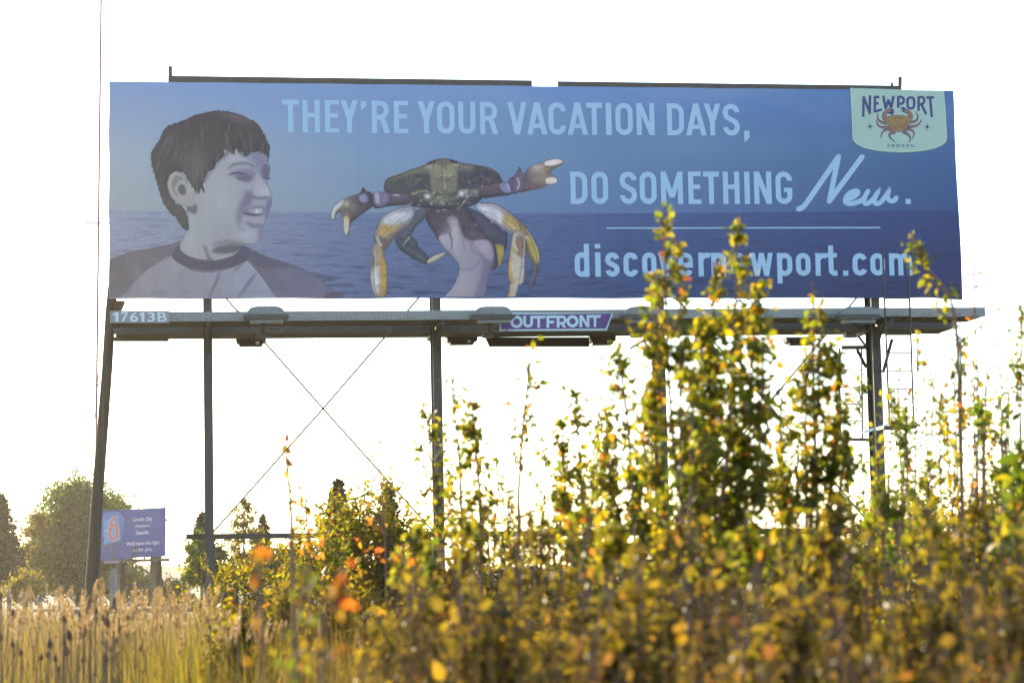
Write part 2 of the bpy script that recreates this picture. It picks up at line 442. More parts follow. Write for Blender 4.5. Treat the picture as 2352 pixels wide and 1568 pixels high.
class Sheet:
    """numpy paint sheet in zoom pixel coordinates"""
    def __init__(s, zoom, x0, x1, y0, y1, step):
        s.zoom = zoom
        s.xs = np.arange(x0, x1 + step, step); s.ys = np.arange(y0, y1 + step, step)
        s.X, s.Y = np.meshgrid(s.xs, s.ys)
        s.C = np.zeros(s.X.shape + (3,)); s.A = np.zeros(s.X.shape)
        s.step = step
    def window(s, pts, pad):
        pts = np.asarray(pts)
        i0, i1 = np.searchsorted(s.xs, [pts[:, 0].min() - pad, pts[:, 0].max() + pad])
        j0, j1 = np.searchsorted(s.ys, [pts[:, 1].min() - pad, pts[:, 1].max() + pad])
        return slice(j0, j1), slice(i0, i1)
    def sdf(s, pts, w):
        X, Y = s.X[w], s.Y[w]
        d2 = np.full(X.shape, 1e12); inside = np.zeros(X.shape, bool)
        n = len(pts)
        for i in range(n):
            a, b = pts[i], pts[(i + 1) % n]
            e = b - a; l2 = e @ e
            if l2 < 1e-9: continue
            t = np.clip(((X - a[0]) * e[0] + (Y - a[1]) * e[1]) / l2, 0, 1)
            d2 = np.minimum(d2, (X - a[0] - t * e[0]) ** 2 + (Y - a[1] - t * e[1]) ** 2)
            if a[1] != b[1]:
                c = ((a[1] > Y) != (b[1] > Y)) & (X < (b[0] - a[0]) * (Y - a[1]) / (b[1] - a[1]) + a[0])
                inside ^= c
        d = np.sqrt(d2)
        return np.where(inside, -d, d)
    def _apply(s, w, mask, c, base):
        c = np.asarray(c(s.X[w], s.Y[w]) if callable(c) else lin(c))
        if base:
            A = s.A[w]; An = A + (1 - A) * mask
            k = mask / np.maximum(An, 1e-6); s.A[w] = An
            s.C[w] = s.C[w] * (1 - k[..., None]) + c * k[..., None]
            return
        else:
            mask = mask * s.A[w].clip(0, 1)
        s.C[w] = s.C[w] * (1 - mask[..., None]) + c * mask[..., None]
    def poly(s, pts, c, soft=3.0, op=1.0, base=False, smooth=True, rough=0.0):
        P = spline(pts) if smooth else np.asarray(pts, float)
        w = s.window(P, soft * 2 + 6 + rough * 2)
        d = s.sdf(P, w)
        if rough: d = d + rough * s.noise(w, 0.09)
        t = np.clip(0.5 - d / (2 * soft), 0, 1)
        s._apply(w, t * t * (3 - 2 * t) * op, c, base)
    def shade(s, pts, depth, amt, lx=.5, ly=.6, smooth=True):
        """darker towards the rim, more on the side turned away from (-lx, -ly)"""
        P = spline(pts) if smooth else np.asarray(pts, float)
        w = s.window(P, 4); d = s.sdf(P, w)
        gy, gx = np.gradient(d); gn = np.hypot(gx, gy) + 1e-6
        side = .55 + .45 * np.clip((gx * lx + gy * ly) / gn * 1.3, -1, 1)
        t = np.clip(1 + d / depth, 0, 1) * (d < 2)
        s.C[w] *= (1 - amt * t ** 1.4 * side)[..., None]
    def line(s, pts, width, c, soft=2.5, op=1.0, base=False, sub=4, taper=False):
        P = spline(pts, False, sub)
        w = s.window(P, width + soft * 2 + 4)
        X, Y = s.X[w], s.Y[w]
        d = np.full(X.shape, 1e9)
        for i in range(len(P) - 1):
            a, b = P[i], P[i + 1]; e = b - a; l2 = e @ e + 1e-9
            t = np.clip(((X - a[0]) * e[0] + (Y - a[1]) * e[1]) / l2, 0, 1)
            wd = width / 2
            if taper:
                u = (i + t) / (len(P) - 1); wd = width / 2 * np.sin(np.pi * np.clip(u, 0.02, 0.98)) ** 0.6
            d = np.minimum(d, np.hypot(X - a[0] - t * e[0], Y - a[1] - t * e[1]) - wd)
        t = np.clip(0.5 - d / (2 * soft), 0, 1)
        s._apply(w, t * t * (3 - 2 * t) * op, c, base)
    def blob(s, x, y, rx, ry, c, op=1.0, ang=0.0, pw=1.0, base=False):
        w = s.window(np.array([[x - max(rx, ry) * 2, y - max(rx, ry) * 2], [x + max(rx, ry) * 2, y + max(rx, ry) * 2]]), 2)
        X, Y = s.X[w] - x, s.Y[w] - y
        ca, sa = math.cos(ang), math.sin(ang)
        q = ((X * ca + Y * sa) / rx) ** 2 + ((-X * sa + Y * ca) / ry) ** 2
        s._apply(w, np.exp(-q ** pw) * op, c, base)
    TAB = np.random.default_rng(5).uniform(-1, 1, (256, 256))
    def noise(s, w, f, sx=1.0, sy=1.0):
        out = 0
        for o in range(3):
            X, Y = s.X[w] * f * sx * 2 ** o + 17 * o, s.Y[w] * f * sy * 2 ** o + 31 * o
            i, j = np.floor(X).astype(int), np.floor(Y).astype(int); u, v = X - i, Y - j
            u, v = u * u * (3 - 2 * u), v * v * (3 - 2 * v); T = s.TAB
            g = lambda a, b: T[(j + b) % 256, (i + a) % 256]
            out = out + .6 ** o * ((g(0, 0) * (1 - u) + g(1, 0) * u) * (1 - v) + (g(0, 1) * (1 - u) + g(1, 1) * u) * v)
        return out
    def texture(s, amp, f, sx=1.0, sy=1.0, mask=None):
        w = (slice(0, s.X.shape[0]), slice(0, s.X.shape[1]))
        nz = s.noise(w, f, sx, sy) * amp
        if mask is not None: nz = nz * mask
        s.C *= (1 + nz)[..., None]
    def build(s, name, n, parent):
        ny, nx = s.X.shape
        px, py = s.zoom(s.X, s.Y)
        v = _f * FPX + (px - CX)[..., None] * _r + (CY - py)[..., None] * _u
        p0 = BO + EN * n
        t = ((p0 - CAM[:2]) @ EN) / (v[..., :2] @ EN)
        P = CAM + v * t[..., None]
        sl = (P[..., :2] - BO) @ EX
        V = np.stack([sl - BW / 2, np.full_like(sl, -n), P[..., 2]], -1).reshape(-1, 3)
        known = s.A > .004; C = s.C.copy()                      # carry the edge colours outwards
        for _ in range(4):
            acc = np.zeros_like(C); cnt = np.zeros(known.shape)
            for dy, dx in ((0, 1), (0, -1), (1, 0), (-1, 0)):
                acc += np.roll(np.where(known[..., None], C, 0), (dy, dx), (0, 1)); cnt += np.roll(known, (dy, dx), (0, 1))
            new = ~known & (cnt > 0); C[new] = acc[new] / cnt[new][:, None]; known |= new
        s.C = C
        idx = np.arange(nx * ny).reshape(ny, nx)
        q = np.stack([idx[1:, :-1], idx[1:, 1:], idx[:-1, 1:], idx[:-1, :-1]], -1).reshape(-1, 4)
        a = s.A.ravel()
        q = q[a[q].max(1) > 0.03]
        used = np.unique(q); remap = np.zeros(nx * ny, np.int32); remap[used] = np.arange(len(used))
        me = mesh_np(name, V[used], quads=remap[q], mat=M['painted'])
        colr = np.concatenate([np.clip((s.C.reshape(-1, 3) - AIR) / ILLUM, 0.006, 0.82), a[:, None]], 1)[used].astype(np.float32)
        at = me.attributes.new('ink', 'FLOAT_COLOR', 'POINT')
        at.data.foreach_set('color', colr.ravel())
        return link(name, me, parent)

def gx_(c0, c1, x0, x1):
    c0, c1 = lin(c0), lin(c1)
    return lambda X, Y: c0 + (c1 - c0) * np.clip((X - x0) / (x1 - x0), 0, 1)[..., None]
def gy_(c0, c1, y0, y1):
    c0, c1 = lin(c0), lin(c1)
    return lambda X, Y: c0 + (c1 - c0) * np.clip((Y - y0) / (y1 - y0), 0, 1)[..., None]
# ------------------------------------------------------------------ printed boy
S = Sheet(zA, 46, 1545, 300, 1506, 3.5)  # greyed inks of the figure take in some of the lens veil
S.poly([(30, 1300), (120, 1237), (200, 1215), (300, 1195), (440, 1165), (510, 1145), (700, 1160), (890, 1175), (960, 1205), (1060, 1250), (1160, 1280), (1280, 1325), (1390, 1390), (1450, 1440), (1490, 1475), (1540, 1530), (800, 1560), (30, 1560)],
       gx_((112, 106, 112), (98, 97, 122), 100, 1000), 3, base=True)
S.poly([(1120, 1330), (1250, 1330), (1390, 1400), (1450, 1450), (1480, 1530), (1250, 1530), (1180, 1430)], (106, 106, 138), 26, .6)
S.poly([(1420, 1490), (1470, 1470), (1510, 1490), (1545, 1530), (1430, 1530)], (84, 68, 92), 8, .8)
S.poly([(120, 1560), (160, 1470), (210, 1400), (290, 1325), (360, 1280), (440, 1243), (560, 1330), (700, 1345), (850, 1310), (915, 1272), (985, 1340), (1045, 1420), (1085, 1490), (1110, 1560)], gx_((138, 136, 148), (142, 145, 172), 200, 1000), 4)
S.line([(915, 1275), (985, 1345), (1050, 1430), (1108, 1512)], 5, (165, 168, 195), 3, .7)
S.line([(440, 1245), (330, 1300), (230, 1380), (150, 1500)], 9, (105, 100, 115), 6, .5)
S.line([(750, 1340), (725, 1410), (675, 1510)], 22, (98, 98, 120), 10, .75, taper=True)
S.line([(980, 1350), (930, 1420), (860, 1515)], 26, (98, 98, 122), 11, .75, taper=True)
S.line([(905, 1285), (870, 1310), (835, 1345)], 16, (100, 100, 126), 8, .7, taper=True)
S.poly([(46, 1455), (400, 1462), (900, 1460), (1100, 1458), (1100, 1530), (46, 1530)], (120, 120, 142), 10, .25)
for i in range(26):
    x = rng.uniform(200, 1400); y = rng.uniform(1290, 1490)
    S.blob(x, y, rng.uniform(30, 90), rng.uniform(12, 30), (112, 110, 132) if rng.random() < .6 else (150, 150, 172), rng.uniform(.08, .22), rng.uniform(-1.2, 1.2))
# face and neck
Q = lambda *pts: [(44.4 + .76864 * x, 300.6 + .76864 * y) for x, y in pts]
def qb(x, y, rx, ry, c, op, a=0.0): S.blob(44.4 + .76864 * x, 300.6 + .76864 * y, rx * .76864, ry * .76864, c, op, a)
S.poly([(545, 1000), (535, 1090), (515, 1130), (493, 1170), (500, 1205), (540, 1236), (620, 1262), (720, 1268), (800, 1250), (860, 1220), (893, 1172)] + Q((1120, 1126), (1180, 1122), (1235, 1108), (1262, 1080), (1266, 1030), (1272, 985), (1288, 945), (1308, 918), (1326, 862), (1345, 800), (1348, 745), (1338, 690), (1318, 640), (1308, 610), (1322, 590), (1337, 582), (1326, 565), (1336, 510), (1330, 470), (1316, 440), (1312, 380)) + [(1055, 540), (850, 470), (640, 600), (540, 760)], gx_((150, 152, 164), (146, 150, 174), 450, 1000), 2.5, base=True)
qb(900, 760, 210, 190, (160, 163, 181), .8)
qb(1040, 420, 110, 40, (156, 162, 186), .8)
qb(760, 900, 120, 160, (150, 154, 166), .6)
qb(690, 1110, 70, 110, (157, 159, 168), .7)
qb(820, 640, 60, 60, (150, 154, 170), .5)
qb(960, 1060, 120, 60, (138, 138, 152), .5, .1)
# shaded forehead and far cheek
S.poly(Q((1150, 350), (1330, 350), (1330, 470), (1340, 520), (1320, 600), (1265, 590), (1230, 530), (1190, 480), (1165, 420)), (114, 117, 153), 42, .95)
S.poly(Q((1300, 620), (1325, 640), (1352, 740), (1350, 810), (1325, 880), (1305, 930), (1285, 900), (1290, 820), (1310, 760), (1335, 710)), (106, 104, 144), 16, .9)
# brow, eye socket, eyes
S.line(Q((985, 500), (1030, 468), (1090, 455), (1160, 462), (1205, 488)), 20, (104, 100, 124), 11, .85, taper=True)
S.poly(Q((1010, 535), (1090, 500), (1170, 500), (1215, 545), (1190, 590), (1140, 608), (1080, 592), (1035, 565)), (116, 114, 148), 22, .9)
S.poly(Q((1060, 560), (1120, 552), (1180, 560), (1180, 592), (1135, 608), (1085, 590)), (92, 89, 122), 15, .85)
S.line(Q((985, 556), (1030, 538), (1085, 536), (1150, 552)), 13, (66, 62, 88), 5, .9, taper=True)
S.line(Q((1040, 575), (1080, 588), (1130, 585)), 8, (76, 72, 100), 5, .6, taper=True)
S.poly(Q((1265, 500), (1300, 478), (1335, 505), (1330, 560), (1305, 590), (1272, 560)), (90, 87, 122), 12, .85)
S.line(Q((1268, 575), (1300, 580), (1338, 583)), 9, (58, 54, 82), 4, .9, taper=True)
S.line(Q((1275, 482), (1305, 472), (1332, 488)), 12, (84, 80, 108), 6, .8, taper=True)
# nose
S.poly(Q((1226, 545), (1256, 572), (1288, 622), (1326, 656), (1344, 694), (1330, 724), (1282, 738), (1219, 726), (1182, 703), (1188, 673), (1216, 640), (1226, 592)), (158, 161, 187), 17, .95)
qb(1285, 690, 34, 26, (170, 174, 199), .7)
S.line(Q((1196, 662), (1183, 690), (1192, 712)), 9, (116, 113, 146), 8, .6, taper=True)
S.poly(Q((1192, 726), (1240, 735), (1316, 730), (1302, 752), (1240, 758), (1204, 748)), (96, 92, 124), 10, .85)
# cheek fold
S.poly(Q((1095, 760), (1140, 690), (1192, 716), (1185, 790), (1140, 830), (1100, 880), (1085, 940), (1058, 910), (1068, 830)), (106, 104, 138), 28, .9)
qb(1160, 715, 30, 40, (104, 100, 136), .6)
S.poly(Q((1195, 765), (1235, 755), (1285, 765), (1280, 795), (1230, 800), (1190, 800)), (146, 146, 176), 9, .85)
# mouth
S.poly(Q((1104, 866), (1140, 834), (1200, 816), (1280, 812), (1284, 850), (1272, 884), (1230, 890), (1160, 884), (1120, 876)), (112, 105, 134), 9, .85)
S.poly(Q((1150, 842), (1205, 832), (1268, 830), (1268, 864), (1235, 874), (1185, 868)), (142, 147, 168), 7, .9)
qb(1226, 852, 16, 17, (192, 203, 224), .85); qb(1256, 850, 9, 15, (172, 180, 202), .7)
S.line(Q((1104, 868), (1150, 878), (1210, 886), (1272, 880)), 15, (70, 64, 92), 6, .95, taper=True)
S.line(Q((1130, 828), (1190, 812), (1284, 806)), 10, (118, 110, 140), 8, .75, taper=True)
S.poly(Q((1118, 892), (1160, 896), (1230, 904), (1278, 906), (1272, 930), (1210, 926), (1146, 914)), (148, 142, 166), 8, .9)
S.line(Q((1140, 945), (1200, 975), (1270, 965)), 32, (104, 100, 134), 16, .85, taper=True)
S.poly(Q((1265, 960), (1272, 1020), (1262, 1085), (1235, 1100), (1225, 1040), (1240, 980)), (112, 109, 144), 11, .8)
qb(1150, 1050, 80, 45, (158, 161, 184), .85)
S.line(Q((1060, 930), (1080, 980), (1120, 1010)), 20, (128, 127, 154), 14, .6, taper=True)
# shadow of the chin on the neck
S.line(Q((860, 1130), (960, 1110), (1060, 1120), (1130, 1128)), 34, (110, 107, 122), 20, .8, taper=True)
S.poly(Q((850, 1185), (900, 1145), (1000, 1128), (1100, 1135), (1080, 1180), (1000, 1205), (920, 1205)), (92, 87, 98), 15, .95)
S.poly(Q((778, 1140), (805, 1150), (835, 1220), (860, 1260), (815, 1262), (800, 1210)), (104, 101, 112), 11, .85)
S.poly(Q((885, 1225), (960, 1210), (1030, 1205), (1020, 1230), (940, 1250), (880, 1252)), (152, 154, 164), 9, .6)
# collar
S.poly([(510, 1145), (495, 1165), (502, 1205), (545, 1238), (625, 1263), (720, 1268), (800, 1251), (862, 1220), (892, 1176), (935, 1200), (930, 1255), (905, 1280), (830, 1308), (700, 1330), (580, 1320), (500, 1295), (445, 1248), (460, 1200)], gx_((88, 82, 96), (78, 76, 100), 450, 950), 4)
# hair
hair = [(545, 1075), (515, 1062), (490, 1030), (470, 1000), (420, 950), (380, 880), (352, 790), (332, 720), (312, 650), (318, 570), (360, 510), (400, 430), (450, 400), (520, 375), (580, 345), (650, 330), (690, 322), (740, 315), (830, 325), (920, 360), (990, 400), (1040, 480), (1068, 550), (1064, 600), (1056, 636), (1050, 605), (1010, 580), (970, 578), (940, 590), (915, 612), (900, 598), (878, 572), (852, 558), (838, 592), (818, 578), (795, 572), (775, 562), (778, 600), (748, 628), (722, 660), (706, 690), (680, 702), (655, 735), (643, 790), (648, 834), (628, 812), (612, 846), (592, 820), (570, 800), (545, 760), (520, 715), (470, 700), (430, 728), (416, 790), (432, 850), (470, 905), (515, 930), (538, 975), (552, 1040)]
S.poly(hair, gy_((66, 60, 66), (86, 81, 85), 380, 900), 3.5, base=True, rough=5)
for i in range(170):
    x = rng.uniform(340, 1030); y = rng.uniform(350, 720)
    if not ((x - 690) / 360) ** 2 + ((y - 620) / 290) ** 2 < 0.9 or (x > 640 and y > 470): continue
    a = (x - 640) / 380
    ln = rng.uniform(40, 100)
    p = [(x, y), (x + a * ln * .3, y + ln * .5), (x + a * ln * .5 - 8, y + ln)]
    S.line(p, rng.uniform(5, 12), (60, 55, 64) if rng.random() < .55 else (112, 108, 114), 6, rng.uniform(.2, .5), taper=True)
S.blob(860, 360, 120, 26, (104, 98, 112), .5, .3)
S.blob(600, 640, 60, 90, (112, 108, 112), .35)
for i in range(60):                                    # locks of the fringe and the nape
    t = rng.random()
    x, y = np.interp(t, [0, .3, .6, 1], [600, 720, 860, 1040]), np.interp(t, [0, .3, .6, 1], [760, 600, 500, 520])
    S.line([(x, y), (x + rng.uniform(-6, 14), y + 30), (x + rng.uniform(-14, 22), y + rng.uniform(50, 85))], rng.uniform(6, 13), (58, 53, 60) if rng.random() < .6 else (96, 91, 97), 4, .55, taper=True)
for p in (Q((760, 600), (775, 660), (790, 700)), Q((720, 620), (712, 680), (716, 712)), Q((940, 350), (935, 390), (915, 425)), Q((1060, 330), (1085, 370), (1120, 405)), Q((870, 400), (850, 450), (820, 480))):
    S.line(p, 12, (66, 61, 68), 4, .8, taper=True, base=True)
# ear
S.poly(Q((548, 528), (505, 560), (486, 630), (505, 700), (555, 770), (600, 800), (670, 806), (712, 775), (718, 720), (690, 690), (655, 680), (640, 630), (622, 568), (590, 535)), gx_((150, 150, 154), (152, 154, 166), 420, 600), 3.5, base=True)
S.poly(Q((556, 556), (525, 590), (518, 650), (545, 710), (570, 730), (560, 660), (580, 600), (615, 600), (600, 565)), (118, 112, 118), 9, .85)
S.poly(Q((590, 630), (625, 640), (638, 700), (610, 722), (575, 695), (572, 655)), (84, 79, 86), 9, .9)
S.line(Q((575, 610), (552, 660), (575, 720), (620, 745)), 16, (158, 158, 164), 7, .7, taper=True)
S.line(Q((548, 536), (502, 570), (492, 640), (512, 700), (560, 768)), 10, (168, 168, 170), 4, .7)
S.poly(Q((625, 808), (680, 812), (715, 790), (730, 820), (722, 868), (690, 872), (640, 840)), (96, 91, 100), 9, .9)
S.poly(Q((1110, 1150), (1250, 1205), (1360, 1250), (1500, 1300), (1410, 1325), (1270, 1325), (1205, 1285), (1140, 1220)), (84, 81, 102), 12, .75)
S.shade(hair, 60, .22)
S.texture(0.035, 0.03, 3.0, 0.4); S.texture(0.04, 0.008); S.texture(0.03, 0.12)
S.build('printed_boy', 0.004, face)['label'] = 'printed portrait of a smiling dark-haired boy in a raglan shirt'
# ------------------------------------------------------------------ printed crab held up by a hand
S = Sheet(zB, 95, 2270, 130, 1418, 4.4)
def seg(pts, c, dark=(60, 58, 78), soft=4):
    S.poly(pts, c, soft, base=True)
    w_ = max(24, .33 * min(np.ptp(np.array(pts), axis=0)))
    S.shade(pts, min(w_, 60), .5)
cream, yellow, brown, purple, olive = (176, 180, 200), (168, 148, 86), (104, 92, 88), (98, 92, 124), (84, 88, 82)
# rear legs, in shade
seg([(1000, 600), (975, 690), (900, 760), (850, 850), (790, 935), (745, 950), (700, 880), (740, 800), (830, 700), (900, 620)], gx_((76, 78, 98), (90, 92, 112), 720, 960))
seg([(705, 905), (760, 868), (850, 945), (925, 965), (1000, 1040), (1012, 1088), (985, 1115), (900, 1082), (820, 1035), (740, 975)], (70, 76, 92))
seg([(805, 870), (850, 862), (895, 900), (912, 962), (850, 960), (820, 925)], (72, 80, 92))
S.line([(835, 870), (800, 910), (780, 940)], 12, (148, 146, 150), 4, .8)
S.line([(760, 940), (860, 1000), (960, 1080)], 20, (96, 100, 112), 10, .5)
seg([(1000, 1088), (1060, 1042), (1172, 1010), (1115, 1062), (1050, 1100), (1006, 1110)], (182, 178, 160), soft=3)
seg([(1330, 590), (1480, 640), (1600, 720), (1690, 810), (1720, 860), (1620, 950), (1570, 900), (1470, 830), (1380, 760)], (74, 72, 98))
seg([(1660, 830), (1735, 825), (1735, 950), (1705, 1015), (1650, 1000), (1625, 930)], (66, 66, 94))
seg([(1620, 940), (1700, 950), (1706, 1050), (1665, 1145), (1622, 1120), (1608, 1010)], gx_((126, 120, 78), (158, 148, 88), 1610, 1700))
seg([(1500, 860), (1600, 880), (1640, 1000), (1650, 1130), (1600, 1165), (1570, 1060)], (72, 66, 88))
# abdomen in shade
seg([(985, 690), (1060, 570), (1330, 560), (1420, 680), (1500, 790), (1565, 890), (1480, 925), (1300, 880), (1130, 925), (1065, 835)], gy_((70, 64, 76), (82, 70, 92), 600, 880))
S.blob(1150, 620, 130, 60, (84, 74, 80), .6)
# walking legs
seg([(820, 575), (880, 600), (880, 650), (835, 745), (720, 835), (645, 940), (595, 988), (540, 955), (508, 890), (520, 795), (560, 700), (640, 635), (740, 595)], gy_((150, 152, 176), (126, 110, 88), 640, 930))
S.poly([(860, 630), (800, 640), (690, 650), (610, 700), (590, 760), (690, 770), (790, 720), (850, 670)], (182, 188, 212), 20, .95)
S.poly([(600, 745), (680, 760), (760, 745), (700, 810), (620, 850), (555, 850), (560, 790)], (170, 146, 82), 22, .9)
S.line([(830, 580), (740, 600), (640, 640), (570, 700), (525, 800)], 14, (74, 72, 96), 6, .7)
S.poly([(520, 860), (640, 890), (610, 985), (545, 955)], (104, 92, 96), 16, .7)
S.line([(535, 870), (545, 905), (565, 945)], 26, (176, 172, 164), 7, .85)
seg([(492, 950), (530, 930), (585, 985), (605, 1070), (620, 1130), (626, 1250), (622, 1370), (600, 1425), (520, 1425), (480, 1330), (468, 1200), (474, 1050)], gx_((132, 126, 138), (166, 140, 84), 490, 600))
S.poly([(500, 1150), (555, 1140), (565, 1250), (555, 1370), (515, 1380), (485, 1310), (478, 1220)], (180, 182, 192), 14, .8)
S.poly([(555, 1080), (605, 1090), (620, 1180), (612, 1330), (575, 1340), (560, 1200)], (172, 140, 76), 14, .7)
S.line([(520, 1195), (530, 1260), (525, 1300)], 20, (210, 220, 240), 6, .8)
S.line([(545, 960), (560, 1030), (540, 1080)], 18, (160, 158, 170), 8, .6)
S.line([(478, 1040), (500, 1060), (490, 1140)], 18, (84, 78, 96), 9, .6)
seg([(1450, 590), (1478, 548), (1600, 552), (1740, 620), (1850, 710), (1905, 800), (1895, 850), (1810, 862), (1700, 795), (1600, 722), (1500, 645)], gx_((168, 172, 200), (128, 112, 100), 1560, 1860))
S.poly([(1480, 590), (1590, 590), (1680, 640), (1730, 700), (1690, 745), (1620, 700), (1530, 640)], (192, 196, 222), 16, .9)
S.poly([(1700, 650), (1780, 690), (1850, 760), (1830, 810), (1740, 770), (1690, 730)], (172, 146, 84), 20, .85)
S.line([(1500, 552), (1620, 556), (1750, 625), (1860, 715)], 16, (66, 62, 88), 6, .8)
S.line([(1620, 725), (1720, 795), (1810, 850)], 20, (104, 100, 140), 8, .7)
seg([(1850, 715), (1920, 785), (1990, 895), (2034, 1000), (2034, 1100), (2000, 1132), (1950, 1070), (1905, 950), (1865, 850)], gy_((126, 112, 88), (148, 140, 84), 760, 1000))
S.poly([(1900, 880), (1960, 880), (2020, 980), (2030, 1080), (2000, 1110), (1970, 1000)], (160, 150, 84), 12, .8)
S.line([(1905, 900), (1935, 1000), (1990, 1110)], 26, (78, 76, 80), 8, .8)
S.line([(1870, 840), (1900, 860), (1935, 870)], 18, (172, 172, 176), 5, .8)
seg([(1985, 1110), (2022, 1145), (1995, 1265), (1942, 1352), (1928, 1342), (1970, 1235), (1968, 1160)], (92, 92, 106), soft=3)
seg([(1800, 835), (1885, 830), (1908, 960), (1902, 1080), (1897, 1270), (1845, 1315), (1775, 1292), (1748, 1200), (1768, 1000)], gx_((170, 152, 112), (150, 148, 160), 1770, 1890))
S.poly([(1830, 860), (1890, 880), (1900, 1010), (1890, 1070), (1840, 1040), (1820, 950)], (128, 100, 88), 14, .8)
S.poly([(1775, 1020), (1850, 1060), (1890, 1080), (1885, 1260), (1840, 1300), (1790, 1280), (1770, 1150)], (182, 180, 184), 16, .65)
S.line([(1770, 1040), (1760, 1180), (1790, 1280)], 26, (172, 138, 82), 10, .8)
S.line([(1815, 840), (1800, 920), (1830, 990)], 26, (180, 180, 186), 7, .8)
seg([(1770, 1300), (1838, 1310), (1822, 1400), (1800, 1440), (1735, 1440), (1755, 1370)], gx_((168, 140, 84), (178, 176, 180), 1750, 1810), soft=3)
for p in ([(860, 640), (760, 700), (660, 780), (570, 880)], [(1490, 620), (1600, 660), (1720, 740), (1830, 830)], [(500, 1000), (500, 1120), (500, 1280), (530, 1400)], [(1880, 880), (1880, 1000), (1870, 1130), (1850, 1290)], [(1900, 800), (1960, 900), (2005, 1010), (2015, 1110)]):
    S.line(p, 8, (96, 84, 66), 5, .55); S.line([(x + 16, y - 4) for x, y in p], 7, (206, 208, 216), 5, .4)
for i in range(90):
    x, y = [(rng.normal(700, 90), rng.normal(760, 70)), (rng.normal(550, 28), rng.normal(1200, 110)), (rng.normal(1700, 100), rng.normal(720, 60)), (rng.normal(1830, 32), rng.normal(1130, 100)), (rng.normal(1980, 28), rng.normal(1000, 70))][i % 5]
    S.blob(x, y, rng.uniform(5, 16), rng.uniform(4, 12), [(120, 96, 56), (196, 196, 204), (150, 118, 60)][rng.integers(3)], rng.uniform(.15, .4))
# hand and wrist
hand_ = [(1180, 705), (1230, 672), (1285, 705), (1310, 790), (1335, 855), (1420, 900), (1540, 893), (1592, 930), (1618, 1020), (1605, 1110), (1565, 1250), (1500, 1440), (1170, 1440), (1240, 1325), (1292, 1200), (1285, 1120), (1225, 1040), (1150, 970), (1103, 890), (1128, 850), (1205, 835), (1205, 780)]
seg(hand_, gx_((152, 149, 170), (126, 122, 152), 1150, 1600), soft=3)
S.blob(1240, 900, 60, 150, (166, 164, 188), .6, -.3)
S.blob(1330, 1300, 90, 150, (156, 150, 172), .7, .2)
S.poly([(1480, 1010), (1510, 1080), (1500, 1200), (1460, 1320), (1430, 1430), (1490, 1430), (1560, 1250), (1605, 1100)], (104, 98, 134), 22, .7)
S.poly([(1430, 905), (1540, 900), (1600, 980), (1600, 1080), (1540, 1060), (1480, 980)], (156, 150, 182), 18, .6)
S.line([(1345, 870), (1330, 930), (1350, 990)], 9, (104, 100, 130), 5, .6)
S.line([(1205, 840), (1226, 900), (1224, 975)], 14, (88, 82, 108), 7, .9); S.line([(1425, 905), (1405, 955), (1440, 1010), (1500, 1040)], 12, (104, 98, 128), 8, .7)
S.blob(1150, 895, 36, 50, (166, 162, 184), .7); S.blob(1260, 800, 26, 90, (170, 167, 188), .7, -.2); S.blob(1530, 960, 44, 46, (158, 153, 180), .7)
S.line([(1300, 1160), (1370, 1170), (1440, 1140), (1500, 1070)], 14, (108, 104, 138), 9, .6)
S.line([(1192, 715), (1208, 790), (1212, 850), (1225, 900)], 16, (100, 94, 120), 9, .7); S.line([(1282, 706), (1312, 790), (1340, 865), (1400, 905)], 14, (104, 98, 126), 9, .65)
S.line([(1110, 890), (1150, 970), (1230, 1045), (1288, 1125)], 18, (112, 106, 134), 10, .6)
S.line([(1190, 735), (1235, 745), (1285, 735)], 7, (124, 118, 140), 4, .6)
S.line([(1195, 760), (1240, 770), (1290, 758)], 7, (124, 118, 140), 4, .5)
S.poly([(1180, 690), (1240, 668), (1285, 700), (1240, 706), (1195, 722)], (112, 104, 122), 8, .6)
# carapace
seg([(605, 360), (640, 325), (700, 300), (800, 262), (900, 228), (1000, 190), (1050, 158), (1140, 140), (1230, 152), (1300, 182), (1400, 195), (1520, 215), (1600, 240), (1660, 282), (1690, 340), (1702, 395), (1640, 430), (1530, 470), (1490, 530), (1400, 580), (1200, 610), (1000, 600), (860, 580), (800, 510), (700, 475), (605, 445)], gx_((76, 78, 84), (64, 62, 80), 700, 1600), soft=3)
S.poly([(780, 275), (1000, 195), (1140, 150), (1300, 185), (1420, 205), (1390, 250), (1280, 270), (1270, 420), (1180, 470), (1040, 440), (1020, 290), (900, 270)], (116, 116, 104), 30, .8)
S.poly([(620, 350), (760, 290), (900, 235), (1000, 200), (980, 235), (860, 280), (740, 330)], (108, 108, 96), 16, .7)
for i in range(60):
    x = rng.uniform(640, 1680); y = 330 + rng.normal(0, 55)
    S.blob(x, y, rng.uniform(8, 26), rng.uniform(6, 16), (52, 52, 62) if rng.random() < .6 else (100, 100, 96), rng.uniform(.2, .5))
S.line([(1150, 230), (1158, 300), (1165, 420)], 14, (154, 154, 150), 5, .8)
S.line([(1070, 300), (1110, 308), (1150, 290), (1200, 305), (1235, 292)], 9, (156, 154, 140), 4, .8)
S.line([(1050, 210), (1040, 320), (1060, 430)], 22, (128, 126, 104), 10, .6)
S.line([(1245, 210), (1262, 320), (1250, 430)], 22, (126, 124, 106), 10, .6)
S.poly([(1080, 200), (1130, 215), (1130, 300), (1085, 290), (1060, 240)], (138, 140, 118), 10, .7)
S.poly([(1180, 210), (1230, 200), (1245, 260), (1210, 300), (1175, 280)], (138, 140, 118), 10, .7)
S.blob(1020, 215, 30, 24, (166, 164, 170), .7); S.blob(1265, 195, 30, 20, (160, 158, 168), .6)
S.blob(1140, 175, 40, 30, (112, 84, 88), .8)
